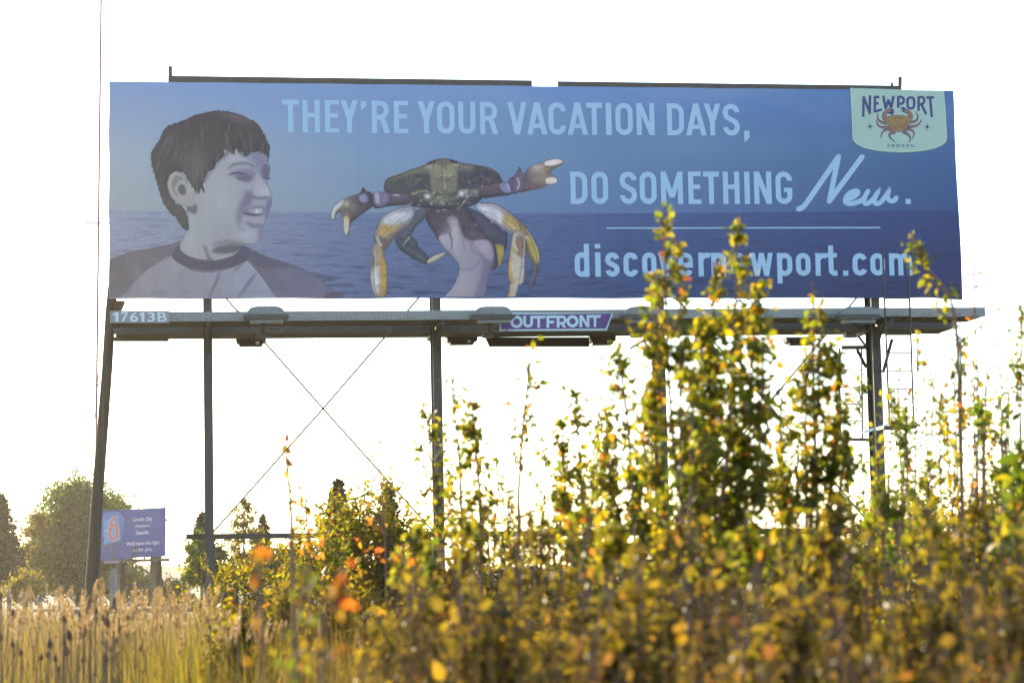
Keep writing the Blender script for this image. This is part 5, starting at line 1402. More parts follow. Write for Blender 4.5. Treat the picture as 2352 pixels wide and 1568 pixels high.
class Plant:
    def __init__(s, name, label, cat, base, matname, group=None, n_obj=0, tw='twig'):
        s.o = np.array([base[0], base[1], 0.0])
        s.root = empty(name, s.o); tag(s.root, label, cat, group)
        s.mb = MB(); s.pos, s.axis, s.size = [], [], []
        s.mat, s.n_obj, s.tw = matname, n_obj, tw
    def stem(s, pts, r0, r1, n=5):
        rr = np.linspace(r0, r1, len(pts)); s.mb.tube([np.asarray(p) - s.o for p in pts], list(rr), n, cap=False)
    def twig(s, p0, p1, nleaf, size, r=.003, spread=.9, start=.25, droop=.25):
        ln = np.linalg.norm(p1 - p0)
        c = curve3(p0, p1, rng.normal(size=3) * ln * .12, 5)
        s.mb.tube([p - s.o for p in c], list(np.linspace(r, r * .4, 5)), 3, cap=False)
        t = start + (1 - start) * (np.arange(nleaf) + rng.uniform(0, 1, nleaf)) / max(1, nleaf)
        idx = t * 4; i0 = np.clip(idx.astype(int), 0, 3); f = (idx - i0)[:, None]
        P = c[i0] * (1 - f) + c[i0 + 1] * f
        dirv = norm(p1 - p0)
        P = P + rng.normal(size=P.shape) * size * .3
        A = dirv * .55 + norm(rng.normal(size=(nleaf, 3))) * spread + np.array([0, 0, -droop])
        s.pos.append(P - s.o); s.axis.append(A); s.size.append(size * np.clip(rng.normal(.86, .24, nleaf), .35, 1.4))
    def done(s, stemname='stem'):
        if s.mb.f: s.mb.build(stemname, M[s.tw], s.root)
        if s.pos:
            pos = np.concatenate(s.pos); ax = np.concatenate(s.axis); sz = np.concatenate(s.size)
            place_leaves(s.root, pos, ax, sz, s.mat, min(s.n_obj, len(pos)), pos[:, 2] + rng.normal(0, .05, len(pos)))
        return s.root

# ---- tall shoots in front of the billboard
def shoot(label, d, path, prof, ntw, nleaf, size, mat='leaf_yg', n_obj=150, r=.009, group='tall leafy shoots in front of the billboard', depth=1.0, name='sapling', stems=()):
    """path: main stem in pixels from top to bottom; prof: (y, half width in px, weight) from top to bottom; stems: further stems (x, y of the tip)"""
    bx, by = path[-1]
    g0 = W(bx, by, d); g0[2] = 0
    pl = Plant(name, label, 'shrub', g0, mat, group, n_obj)
    ways = [path] + [[(x, y), (x + (bx - x) * .15, y + (by - y) * .5), (x + (bx - x) * .6, by)] for x, y in stems]
    SX = []
    for w_ in ways:
        dd = d + (0 if w_ is path else rng.uniform(-.25, .25))
        P = [W(x, y, dd) for x, y in w_[::-1]]
        pl.stem(spline([g0] + P, False, 4), r * 1.15, .003, 5)
        SX.append((np.array([p[0] for p in w_], float), np.array([p[1] for p in w_], float), dd))
    ys = np.array([p[0] for p in prof], float); hw = np.array([p[1] for p in prof], float); wt = np.array([p[2] for p in prof], float)
    yy = np.linspace(ys[0], ys[-1], 200); cw = np.cumsum(np.interp(yy, ys, wt)); cw /= cw[-1]
    px_, py_ = SX[0][0], SX[0][1]
    lump = [(np.interp(rng.random(), cw, yy), rng.uniform(-1, 1)) for _ in range(max(4, ntw // 9))]
    for i in range(ntw):
        if rng.random() < .3:
            y, fx = lump[rng.integers(len(lump))]; y = float(np.clip(y + rng.normal(0, 20), ys[0], ys[-1])); fx = fx + rng.normal(0, .18)
        else:
            y = np.interp(rng.random(), cw, yy); fx = rng.uniform(-1, 1)
        h = np.interp(y, ys, hw); tx = np.interp(y, py_, px_) + fx * h
        k = min(range(len(SX)), key=lambda j: abs(np.interp(y + 40, SX[j][1], SX[j][0]) - tx) + (300 if SX[j][1][0] > y + 10 else 0))
        X_, Y_, dd = SX[k]
        tip = W(tx, y, dd) + np.array([0, rng.uniform(-1, 1) * h / FPX * d * depth, 0])
        run = abs(tx - np.interp(y, Y_, X_)) + 18
        y0 = min(y + run * rng.uniform(.5, 1.2), Y_[-1])
        st = W(np.interp(y0, Y_, X_), y0, dd)
        pl.twig(st, tip, int(max(2, rng.poisson(nleaf * .75))), size, .003, start=.3)
    for X_, Y_, dd in SX:                                 # the tips themselves
        for k in range(3):
            y = Y_[0] + 26 * (k + .2)
            pl.twig(W(np.interp(y + 50, Y_, X_), y + 50, dd), W(np.interp(y - 8, Y_, X_) + rng.uniform(-9, 9), y - 8, dd), 3, size, start=.35)
    return pl.done()

shoot('tall yellow-green shoot crossing the website lettering, left of a wider twin', 8.0, [(1525, 470), (1530, 700), (1545, 1000), (1580, 1330)], [(470, 10, .05), (560, 40, .3), (700, 58, .6), (850, 76, 1.3), (1000, 92, 1.5), (1330, 115, 1.5)], 260, 8, .036, n_obj=260, stems=((1560, 640), (1500, 820), (1590, 860)))
shoot('broad yellow-green shoot covering the middle of the website lettering', 8.2, [(1695, 492), (1690, 700), (1675, 1000), (1650, 1330)], [(495, 12, .05), (570, 36, .3), (650, 70, .8), (740, 92, 1.7), (900, 102, 2.0), (1100, 98, 2.3), (1330, 115, 2.4)], 500, 9, .036, n_obj=300, stems=((1640, 600), (1735, 640), (1755, 800), (1612, 760), (1765, 930)))
shoot('leafy green shoot filling between the two tallest ones under the catwalk', 8.5, [(1625, 760), (1630, 900), (1630, 1330)], [(760, 30, .4), (900, 70, .6), (1050, 95, 1.6), (1330, 135, 2.2)], 270, 9, .036, 'leaf_g', n_obj=160, stems=((1570, 950), (1690, 900)))
shoot('bushy yellow-green sapling left of the right-hand ladder', 8.8, [(1885, 705), (1880, 900), (1860, 1330)], [(720, 18, .1), (800, 44, .5), (950, 76, 1.4), (1100, 96, 2.0), (1330, 135, 2.3)], 390, 9, .036, n_obj=280, stems=((1850, 830), (1930, 790), (1790, 960), (1940, 960)))
shoot('lone thin sprig with a few leaves above the catwalk between the ladder and broad shoot', 9.2, [(1866, 648), (1868, 760), (1872, 1000)], [(655, 14, 1), (700, 18, .6), (760, 16, .3)], 5, 3, .036, n_obj=40)
shoot('sparse arching sprig over the last letters of the website address', 9.0, [(2090, 535), (2125, 610), (2180, 680), (2200, 800), (2210, 1150)], [(540, 16, 1.2), (600, 34, 1.0), (680, 48, 1.0), (760, 50, .7), (1100, 50, .4)], 30, 5, .036, n_obj=160)
shoot('sparse shoot with bare lower stem standing below the purple plate', 10.5, [(1225, 775), (1205, 940), (1195, 1080), (1192, 1260)], [(775, 24, 1), (850, 48, 1.2), (960, 60, .8), (1010, 24, .3), (1230, 14, .1)], 26, 6, .04, n_obj=140)
shoot('slim shoot of yellow-green leaves midway between the second and third posts', 10.5, [(1320, 890), (1330, 1050), (1345, 1280)], [(890, 26, .5), (1000, 60, .9), (1100, 60, 1.6), (1260, 80, 2.2)], 130, 7, .038, n_obj=180, stems=((1290, 960), (1365, 1000)))
shoot('thicker leafy shoot just left of the third post', 9.6, [(1415, 800), (1440, 950), (1460, 1280)], [(800, 24, .3), (900, 60, .7), (1000, 74, 1.1), (1100, 84, 2.0), (1200, 66, 2.2), (1280, 80, 2.2)], 240, 8, .037, 'leaf_yg', n_obj=220, stems=((1480, 930), (1395, 980), (1500, 1050)))
shoot('leafy shoot growing over the left edge of the second post', 11.5, [(985, 930), (990, 1050), (1012, 1250)], [(930, 22, .6), (1000, 46, 1), (1100, 50, 1), (1230, 60, 1.5)], 60, 7, .036, n_obj=150)
shoot('leafy shoot just right of the second post', 10.8, [(1036, 872), (1050, 1000), (1062, 1240)], [(872, 20, .5), (930, 40, 1), (1050, 46, 1), (1230, 60, 1.6)], 54, 7, .038, n_obj=130)
shoot('curving shoot with drooping leaves, second to the right of the second post', 10.6, [(1085, 925), (1095, 1050), (1105, 1240)], [(925, 20, .6), (1000, 36, .8), (1100, 46, 1), (1230, 60, 1.6)], 46, 7, .04, n_obj=110)
shoot('red-leaved thin shoot rising across the left bracing cables', 9.0, [(655, 1003), (665, 1120), (672, 1300)], [(1003, 14, .8), (1080, 34, 1), (1160, 36, .8), (1290, 30, .5)], 14, 5, .030, 'leaf_o', n_obj=90)
shoot('wispy shoot with reddish leaves left of the bushy centre shrub top', 13.0, [(700, 1110), (705, 1200), (712, 1320)], [(1110, 20, .8), (1180, 40, 1), (1300, 40, .8)], 14, 5, .035, 'leaf_o', n_obj=60)
wisp = [('first', 'only', 876, 985, 12, 'leaf_o'), ('second', 'first', 1140, 1030, 12, 'leaf_yg'), ('second', 'second', 1170, 1100, 14, 'leaf_yg'), ('second', 'third', 1250, 1000, 12.5, 'leaf_yg'), ('second', 'fourth', 1285, 1060, 11.5, 'leaf_yg'), ('second', 'fifth', 1375, 940, 13, 'leaf_yg'), ('third', 'first', 1800, 880, 12, 'leaf_yg'), ('third', 'second', 1975, 860, 13, 'leaf_yg'),
        ('fourth', 'first', 2045, 880, 11, 'leaf_yg'), ('fourth', 'second', 2080, 960, 10, 'leaf_g'), ('fourth', 'third', 2110, 760, 12, 'leaf_yg'), ('fourth', 'fourth', 2160, 900, 10.5, 'leaf_yg'), ('fourth', 'fifth', 2205, 740, 11.5, 'leaf_yg'), ('fourth', 'sixth', 2270, 820, 12, 'leaf_yg'), ('fourth', 'seventh', 2310, 930, 9.5, 'leaf_g'), ('fourth', 'eighth', 2345, 700, 11, 'leaf_yg')]
for po, k_, x, y, d, mt_ in wisp:
    shoot('wispy thin shoot, %s from the left in the gap right of the %s post' % (k_, po) if k_ != 'only' else 'wispy reddish shoot above the golden rounded shrub', d, [(x, y), (x + rng.uniform(-8, 8), y + 110), (x + rng.uniform(-10, 14), 1290)], [(y, 12, .4), (y + 80, 40, .7), (1150, 70, 1.4), (1280, 90, 2)], 56 if po != 'first' else 16, 6, .034, mt_, n_obj=70, r=.0055, group='wispy shoots between the posts', stems=((x + 34, y + 120), (x - 30, y + 170)) if po != 'first' else ())
# sparse thicket on the right
rt = [('bare twiggy shoot right of the ladder, mostly red twigs', 2120, 800, 11, 'leaf_yg', 16), ('thin open shoot at the ladder foot', 2060, 850, 12, 'leaf_yg', 16), ('open shoot reaching above the right end of the catwalk', 2235, 610, 11, 'leaf_o', 15),
      ('tallest sparse shoot to the right of the catwalk end', 2290, 690, 10, 'leaf_yg', 18), ('sparse shoot along the right edge of the frame', 2335, 830, 10.5, 'leaf_yg', 20), ('loose shoot of small leaves in the right thicket', 2190, 850, 12.5, 'leaf_yg', 22),
      ('reddish loose shoot deep in the right thicket', 2255, 900, 13, 'leaf_o', 18)]
for lb, x, y, d, mt_, nt in rt:
    shoot(lb, d, [(x, y), (x + 10, y + 250), (x + 14, 1280)], [(y, 20, .7), (y + 150, 42, .8), (1050, 60, 1.1), (1280, 90, 1.6)], nt + 22, 6, .032, mt_, n_obj=100, r=.0055, group='sparse shoots in the right thicket')
shoot('dark green broad-leaved spray at the right edge of the frame', 7.5, [(2340, 1010), (2350, 1120), (2360, 1300)], [(1015, 20, 1), (1080, 50, 1.6), (1180, 50, .6)], 16, 6, .05, 'leaf_g', n_obj=90, group='sparse shoots in the right thicket')
shoot('dark green leaf cluster beside the reddish twigs at right', 9.5, [(2250, 925), (2258, 1020), (2262, 1250)], [(930, 16, 1), (975, 36, 1.6), (1040, 26, .5)], 9, 5, .05, 'leaf_g', n_obj=60, group='sparse shoots in the right thicket')

# ---- low bushes of the foreground and the shrub behind them
def bush(label, d, x, ytop, hw_px, ntw, nleaf, size, mat='leaf_yg', n_obj=100, group='low bushes along the foreground', name='bush', low=.5, tw='twig'):
    c = W(x, ytop, d); h = c[2]; hw = hw_px / FPX * d
    pl = Plant(name, label, 'bush', (c[0], d), mat, group, n_obj, tw)
    base = np.array([c[0], d, 0.0])
    cl = []
    for i in range(11):                                   # stems, each carrying a clump
        a = 2 * math.pi * i / 11 * 1.9 + rng.uniform(-.3, .3); rr = math.sqrt((i + .3) / 11)
        e = base + np.array([math.cos(a) * hw * rr, math.sin(a) * hw * rr * .8, h * (1 - .26 * rr ** 2) * rng.uniform(.82, 1.0)])
        mid = base + (e - base) * np.array([.35, .35, .55])
        pl.stem(spline([base + np.array([math.cos(a), math.sin(a), 0]) * .04, mid, e], False, 3), .011, .003, 4); cl.append((mid, e))
    for i in range(ntw):
        if rng.random() < .6:                             # spread over the dome
            rr = math.sqrt(rng.random()); a = rng.uniform(0, 2 * math.pi); u = rng.random() ** 1.6
            zt_ = h * (1 - .42 * rr ** 2.2) * (1 + .07 * math.sin(3 * a + x) * rr + .05 * math.sin(7 * a + 2 * rr * 5))
            tip = base + np.array([math.cos(a) * rr * hw, math.sin(a) * rr * hw * .8, zt_ * (1 - low * u)])
            k = min(range(len(cl)), key=lambda j: (cl[j][1][0] - tip[0]) ** 2 + (cl[j][1][1] - tip[1]) ** 2)
            st = cl[k][0] + (cl[k][1] - cl[k][0]) * rng.uniform(.2, .9)
            if st[2] > tip[2]: st[2] = tip[2] * .9
            ln = np.linalg.norm(tip - st)
            pl.twig(st, tip, int(max(2, rng.poisson(nleaf))), size, .0024, spread=1.0, start=max(.1, 1 - .28 / (ln + 1e-6)))
            continue
        mid, e = cl[rng.integers(len(cl))]
        t = 1 - low * 1.5 * rng.random() ** 1.3
        p = mid + (e - mid) * max(0, t) if t > .0 else mid
        off = rng.normal(size=3) * hw * np.array([.24, .22, .16]); off[2] += .02
        tip = p + off
        tip[2] = min(max(tip[2], .15), h * 1.02)
        st = mid + (e - mid) * max(0.0, t - .25)
        ln = np.linalg.norm(tip - st)
        pl.twig(st, tip, int(max(2, rng.poisson(nleaf))), size, .0024, spread=1.0, start=max(.2, 1 - .2 / (ln + 1e-6)))
    return pl.done()

bush('golden rounded shrub in the middle distance between the first and second posts', 24, 845, 1092, 190, 1300, 12, .055, 'leaf_gld', 200, 'shrubs in the middle distance', 'shrub', .75)
bush('olive shrub at the foot of the left-hand post', 28, 560, 1262, 130, 420, 11, .06, 'leaf_gld', 80, 'shrubs in the middle distance', 'shrub', .75)
bush('loose yellow shrub merging with the left side of the golden rounded one', 22, 735, 1165, 105, 330, 10, .05, 'leaf_yg', 100, 'shrubs in the middle distance', 'shrub', .7)
bush('small shrub left of the golden rounded one, over the low beam', 26, 690, 1190, 70, 140, 9, .055, 'leaf_gld', 60, 'shrubs in the middle distance', 'shrub', .7)
bush('dull green shrub under the low beam, right of the second post', 30, 1180, 1262, 190, 520, 10, .065, 'leaf_dry', 60, 'shrubs in the middle distance', 'shrub', .7)
bush('olive shrub under the catwalk between the third and fourth posts', 22, 1790, 1215, 190, 560, 11, .055, 'leaf_g', 60, 'shrubs in the middle distance', 'shrub', .7)
bush('yellow-green shrub at the foot of the right-hand post', 18, 2090, 1075, 180, 640, 11, .05, 'leaf_yg', 120, 'shrubs in the middle distance', 'shrub', .7)
bush('olive shrub behind the shoots at the far right', 16, 2300, 1070, 150, 560, 11, .048, 'leaf_yg', 80, 'shrubs in the middle distance', 'shrub', .7)
for d, x, y, hw, lb in ((34, 1080, 1268, 150, 'distant brown shrub under the low beam, first right of the second post'), (37, 1330, 1262, 170, 'distant brown shrub under the low beam, midway to the third post'), (36, 1500, 1255, 140, 'distant brown shrub behind the foot of the third post'), (40, 1650, 1250, 150, 'distant brown shrub right of the third post'), (38, 960, 1275, 130, 'distant brown shrub behind the foot of the second post')):
    bush(lb, d, x, y, hw, 320, 9, .09, 'leaf_dry', 40, 'distant brown shrubs below the low beam', 'shrub', .75)
fg_mix = ['leaf_low', 'leaf_low', 'leaf_yg']
fg = [(6.0, 930, 1303, 190, 'leaf_yg', 'yellow-green low bush below the golden shrub'), (5.5, 1120, 1242, 170, 'leaf_yg', 'low bush with orange tips below the second post'), (6.3, 1290, 1260, 160, 'leaf_yg', 'low bush below the purple plate'),
      (5.0, 1440, 1256, 170, 'leaf_yg', 'low bush in front of the thick shoot left of the third post'), (5.9, 1600, 1235, 180, 'leaf_yg', 'low bush at the foot of the two tallest shoots'), (5.2, 1800, 1240, 180, 'leaf_yg', 'low bush in front of the bushy sapling'),
      (6.4, 1960, 1221, 180, 'leaf_yg', 'low bush in front of the ladder'), (5.4, 2140, 1222, 190, 'leaf_yg', 'low bush below the sparse right-hand thicket'), (5.9, 2320, 1198, 170, 'leaf_yg', 'low bush in the right corner of the frame'),
      (4.5, 1330, 1410, 190, 'leaf_dry', 'brownish near bush at the bottom edge below the purple plate'), (4.4, 1650, 1354, 200, 'leaf_dry', 'brownish near bush at the bottom below the tallest shoots'), (4.5, 1960, 1364, 200, 'leaf_dry', 'brownish near bush at the bottom below the ladder'), (4.4, 2260, 1340, 200, 'leaf_dry', 'brownish near bush in the bottom right corner')]
for d, x, y, hw, mt_, lb in fg:
    dry = mt_ == 'leaf_dry'
    if not dry: mt_ = fg_mix[int(x) // 10 % 3]
    bush(lb, d, x, y, hw, 340 if not dry else 280, 8, .037 if not dry else .031, mt_, 120, low=.42)
for k, (d, x, y, hw, lb) in enumerate([(11, 1020, 1240, 230, 'golden scrub behind the low bushes, below the second post'), (12, 1330, 1222, 240, 'golden scrub behind the low bushes, below the purple plate'), (11.5, 1640, 1222, 250, 'golden scrub behind the low bushes, below the tallest shoots'), (12.5, 1940, 1195, 250, 'golden scrub behind the low bushes, below the bushy sapling'), (11, 2230, 1180, 240, 'golden scrub behind the low bushes at the far right'), (13, 790, 1300, 160, 'golden scrub in front of the rounded golden shrub'), (14, 640, 1335, 130, 'brownish scrub left of the near orange sprigs'), (12, 540, 1385, 110, 'low brownish scrub where the dry grass ends')]):
    bush(lb, d, x, y, hw, 440, 10, .052, 'leaf_gld' if k % 3 == 1 else 'leaf_low', 80, 'golden scrub behind the low bushes', 'bush', .45)
for k_, (x, y, d) in enumerate([(960, 1215, 7.5), (1075, 1185, 7), (1215, 1170, 7.4), (1345, 1140, 7), (1420, 1200, 6.4), (1560, 1180, 6.6), (1720, 1190, 6.2), (1830, 1175, 6.8), (1925, 1150, 6.4), (2030, 1130, 7), (2130, 1165, 6.4), (2240, 1120, 7), (2330, 1150, 6.2)]):
    shoot('feathery low sprig rising from the foreground bushes, %s from the left' % ['first', 'second', 'third', 'fourth', 'fifth', 'sixth', 'seventh', 'eighth', 'ninth', 'tenth', 'eleventh', 'twelfth', 'last'][k_], d, [(x, y), (x + rng.uniform(-10, 10), y + 70), (x + rng.uniform(-20, 20), 1400)], [(y, 14, .6), (y + 50, 40, 1), (1330, 70, 1.2)], 34, 5, .034, ('leaf_yg', 'leaf_gld', 'leaf_low')[k_ % 3], n_obj=60, r=.005, group='feathery sprigs above the foreground bushes', stems=((x + 36, y + 40), (x - 34, y + 55)))
bush('olive bush cut off by the right edge of the frame behind the sprigs', 9, 2500, 1150, 260, 320, 9, .05, 'leaf_low', 60, 'low bushes along the foreground', 'bush', .6)
# near orange leaves at lower left
shoot('near blurred sprig with orange and yellow leaves, left of the golden shrub', 3.6, [(600, 1268), (590, 1360), (600, 1560)], [(1270, 12, 1), (1380, 34, 1), (1540, 30, .5)], 5, 3, .02, 'leaf_o', 40, .0024, 'near blurred sprigs')
shoot('near blurred sprig with large orange leaves below the golden shrub', 3.6, [(790, 1300), (770, 1400), (740, 1560)], [(1305, 18, 1), (1400, 40, 1), (1540, 30, .5)], 7, 3, .021, 'leaf_o', 40, .0024, 'near blurred sprigs')
shoot('near blurred sprig with yellow leaves between the two orange ones', 4.4, [(700, 1300), (690, 1400), (680, 1560)], [(1310, 30, 1), (1400, 50, 1), (1540, 40, .6)], 12, 4, .022, 'leaf_yg', 60, .0024, 'near blurred sprigs')
shoot('near dark stem with orange leaves at the bottom, right of the teasels', 4.6, [(672, 1420), (676, 1500), (680, 1575)], [(1425, 16, 1), (1560, 30, 1)], 4, 3, .02, 'leaf_gld', 30, .003, 'near blurred sprigs')
# ------------------------------------------------------------------ distant trees
def cards(name, pos, size, mat, parent, up=.3):
    n = len(pos); A = norm(rng.normal(size=(n, 3)) + np.array([0, 0, up])); X, Y, Z = leaf_frames(pos, A, size)
    V = np.array([(0, 0, 0), (-.32, .5, .06), (0, 1, -.1), (.32, .5, .06)])
    P = pos[:, None, :] + size[:, None, None] * (V[None, :, 0:1] * X[:, None] + V[None, :, 1:2] * Y[:, None] + V[None, :, 2:3] * Z[:, None])
    o = link(name, mesh_np(name, P.reshape(-1, 3), quads=np.arange(n * 4).reshape(n, 4), mat=M[mat]), parent); return o

def tree(label, d, x, ytop, ybot, hw_px, nclump, per, size, mat, lobes=None, group='trees behind the billboards', trunk=.16):
    t = W(x, ytop, d); b = W(x, ybot, d); hw = hw_px / FPX * d
    base = np.array([t[0], d, 0.0])
    root = empty('tree', base); tag(root, label, 'tree', group)
    H, zb_ = t[2], max(.2, b[2])
    mb = MB(); wob = rng.normal(0, .15, (4, 2))
    ax = [np.array([0, 0, -.3])] + [np.array([wob[i, 0] * hw * .3, wob[i, 1] * hw * .3, H * f]) for i, f in enumerate((.25, .5, .75, .95))]
    mb.tube(ax, [trunk, trunk * .8, trunk * .55, trunk * .3, trunk * .06], 8, cap=False)
    P = []
    for i in range(nclump):
        u = rng.random() ** .8; z = zb_ + (H - zb_) * (1 - u) 
        f = (z - zb_) / (H - zb_)
        prof = math.sin(math.pi * min(1, max(0.03, f * .86 + .14))) ** .6
        a = rng.uniform(0, 6.283); rr = hw * prof * math.sqrt(rng.uniform(.12, 1)) * rng.uniform(.82, 1.08)
        c = np.array([rr * math.cos(a), rr * math.sin(a), z])
        ti = min(len(ax) - 2, int(np.searchsorted([p[2] for p in ax], z * .7)) - 1); s0 = ax[max(0, ti)] + (ax[max(0, ti) + 1] - ax[max(0, ti)]) * rng.random()
        mid = (s0 + c) / 2 + np.array([0, 0, .12 * hw])
        mb.tube([s0, mid, c], [trunk * .16, trunk * .1, trunk * .03], 4, cap=False)
        cs = hw * rng.uniform(.11, .22)
        k = rng.poisson(per); q = c + rng.normal(size=(k, 3)) * cs * np.array([1, 1, .75]); P.append(q)
    mb.build('trunk', M['bark'], root, smooth=True)
    P = np.concatenate(P); P[:, 2] = np.maximum(P[:, 2], zb_ * .6)
    cards('crown', P, size * rng.uniform(.6, 1.2, len(P)), mat, root)
    return root

def conifer(label, d, x, ytop, ybot, hw_px, group='trees behind the billboards', dens=1.0, size=.3):
    t = W(x, ytop, d); b = W(x, ybot, d); hw = hw_px / FPX * d
    base = np.array([t[0], d, 0.0]); H = t[2]; zb_ = max(.3, b[2])
    root = empty('conifer', base); tag(root, label, 'tree', group)
    mb = MB(); mb.tube([(0, 0, -.3), (0, 0, H * .5), (0, 0, H)], [H * .02, H * .013, .01], 8, cap=False)
    P = []; z = zb_
    while z < H * .985:
        f = (H - z) / (H - zb_); Lb = hw * (f ** .8) * rng.uniform(.8, 1.12) + .05
        nb = 7 if f > .15 else 5
        a0 = rng.uniform(0, 6.28)
        for j in range(nb):
            a = a0 + 6.283 * j / nb + rng.normal(0, .15); ll = Lb * rng.uniform(.7, 1.1); dr = rng.uniform(.12, .35) * ll
            e = np.array([ll * math.cos(a), ll * math.sin(a), -dr])
            s0 = np.array([0, 0, z]); mb.tube([s0, s0 + e * .5 + np.array([0, 0, ll * .05]), s0 + e], [.02, .014, .004], 3, cap=False)
            k = int(dens * (10 + ll * 16)); u = rng.random(k) ** .7
            q = s0 + e * u[:, None] + np.stack([rng.normal(0, .09 * ll + .02, k), rng.normal(0, .09 * ll + .02, k), rng.normal(-.03, .05 * ll + .02, k)], 1); P.append(q)
        z += (H - zb_) / 26 * rng.uniform(.7, 1.2)
    mb.build('trunk', M['bark'], root)
    P = np.concatenate(P)
    cards('crown', P, size * rng.uniform(.5, 1.1, len(P)), 'needle', root, up=-.2)
    return root

conifer('tall dark conifer cut by the left edge of the frame', 150, 0, 1126, 1345, 80, dens=1.6, size=.34)
tree('broad round tree left of the leaning pole', 172, 178, 1112, 1350, 118, 300, 90, .30, 'leaf_far', trunk=.22)
tree('thin golden tree between the conifer and the broad tree', 168, 92, 1180, 1350, 48, 80, 60, .26, 'leaf_gold', trunk=.12)
tree('rounded tree peeking over the small billboard', 176, 262, 1140, 1350, 62, 110, 80, .28, 'leaf_far')
tree('low yellow bush under the small billboard', 162, 300, 1312, 1385, 75, 60, 50, .26, 'leaf_gold', trunk=.06)
tree('low green bush right of the small billboard', 165, 390, 1335, 1390, 50, 45, 45, .26, 'leaf_far', trunk=.06)
tree('low brush between the conifer and the timber pole', 140, 60, 1318, 1380, 60, 50, 45, .24, 'leaf_gold', trunk=.06)
conifer('narrow conifer just left of the first post', 110, 462, 1172, 1330, 42, dens=1.3, size=.22)
tree('slim golden birch-like tree right of the first post', 105, 560, 1152, 1330, 40, 70, 45, .18, 'leaf_gold', trunk=.09)
tree('dark bushy tree behind the foot of the first post', 98, 470, 1232, 1340, 55, 80, 55, .18, 'leaf_far', trunk=.09)
conifer('tiny conifer beside the golden birch-like tree', 115, 604, 1180, 1330, 30, dens=1.2, size=.2)
conifer('dark conifer behind the top of the golden shrub', 80, 775, 1092, 1330, 78, dens=1.5, size=.2)
conifer('smaller dark conifer right of the larger one behind the golden shrub', 84, 893, 1112, 1330, 52, dens=1.4, size=.18)
tree('dark tree low behind the left bracing cables', 95, 640, 1262, 1340, 60, 70, 50, .17, 'leaf_far', trunk=.08)
tree('hazy tree behind the right-hand thicket, left one', 130, 2010, 1195, 1330, 70, 80, 55, .24, 'leaf_far', trunk=.12)
tree('hazy tree behind the right-hand thicket, right one', 125, 2260, 1165, 1320, 80, 80, 55, .24, 'leaf_far', trunk=.12)
tree('low tree behind the tallest shoots', 135, 1740, 1245, 1330, 90, 80, 50, .24, 'leaf_far', trunk=.1)
# ------------------------------------------------------------------ grass
def blades(name, label, pos, h, width, lean, mat, cat='grass', seg=4):
    n = len(pos)
    t = np.linspace(0, 1, seg + 1)
    az = rng.uniform(0, 2 * np.pi, n); la = lean * rng.random(n) ** 1.3
    dirx = np.stack([np.cos(az), np.sin(az), np.zeros(n)], 1)
    fa = rng.uniform(0, np.pi, n); side = np.stack([np.cos(fa), np.sin(fa), np.zeros(n)], 1)
    V = np.zeros((n, seg + 1, 2, 3))
    for i, u in enumerate(t):
        c = pos + np.stack([np.zeros(n), np.zeros(n), h * u * (1 - .25 * la * u)], 1) + dirx * (h * la * u ** 2.2)[:, None]
        w_ = width * (1 - u ** 1.6) + .0004
        V[:, i, 0] = c - side * w_[:, None] / 2; V[:, i, 1] = c + side * w_[:, None] / 2
    idx = np.arange(n * (seg + 1) * 2).reshape(n, seg + 1, 2)
    Q = np.stack([idx[:, :-1, 0], idx[:, :-1, 1], idx[:, 1:, 1], idx[:, 1:, 0]], -1).reshape(-1, 4)
    o = link(name, mesh_np(name, V.reshape(-1, 3), quads=Q, mat=M[mat]))
    tag(o, label, None, None, 'stuff'); return o

def scatter(n, x0, x1, d0, d1, p=1.0):
    """positions inside the part of the field seen between two picture columns"""
    d = d0 + (d1 - d0) * rng.random(n) ** p
    px_ = rng.uniform(x0, x1, n)
    return np.stack([(px_ - CX) / FPX * d * 1.005, d, np.zeros(n)], 1), px_, d

p, x, d = scatter(26000, -120, 760, 13, 30, .8)
keep = rng.random(len(p)) < np.interp(x, [-120, 330, 520, 760], [1, 1, .55, .3])
p = p[keep]; d = d[keep]
h = np.interp(d, [13, 20, 30], [1.26, 1.2, 1.1]) * (rng.normal(1, .10, len(p)) + .06 * np.sin(p[:, 0] * 5.1 + p[:, 1] * 1.7) + .05 * np.sin(p[:, 0] * 11 - p[:, 1] * 3))
blades('dry_grass', 'tall straw-coloured dry grass at the lower left', p, h, rng.uniform(.003, .007, len(p)), 1.5, 'straw')
p, x, d = scatter(9000, -120, 620, 12, 24, .9)
h = np.interp(d, [12, 24], [1.12, 1.02]) * (rng.normal(1, .13, len(p)) + .08 * np.sin(p[:, 0] * 4 + p[:, 1]))
blades('tangled_grass', 'bent and tangled tan and green grass low at the left', p, h, rng.uniform(.004, .011, len(p)), 2.4, 'grass', seg=5)
p, x, d = scatter(12000, 250, 1500, 9, 22, .9)
keep = rng.random(len(p)) < np.interp(x, [250, 420, 900, 1500], [.15, 1, 1, .5]); p = p[keep]; d = d[keep]
h = np.interp(d, [8, 14, 22], [1.27, 1.16, 1.05]) * rng.normal(1, .08, len(p))
blades('green_grass', 'green and yellow grass between the dry grass and the bushes', p, h, rng.uniform(.006, .013, len(p)), .6, 'grass')
p, x, d = scatter(14000, 600, 2900, 4.6, 16, 1.0)
h = np.interp(d, [4.6, 9, 16], [1.38, 1.32, 1.26]) * rng.normal(1, .08, len(p))
blades('stem_thicket', 'brown stems and grass blades filling in below the bushes', p, h, rng.uniform(.003, .008, len(p)), .8, 'stalk')
p, x, d = scatter(500, 1500, 2400, 3.6, 6.0, 1.0)
h = np.interp(d, [3.6, 6.0], [1.32, 1.2]) * rng.normal(1, .06, len(p))
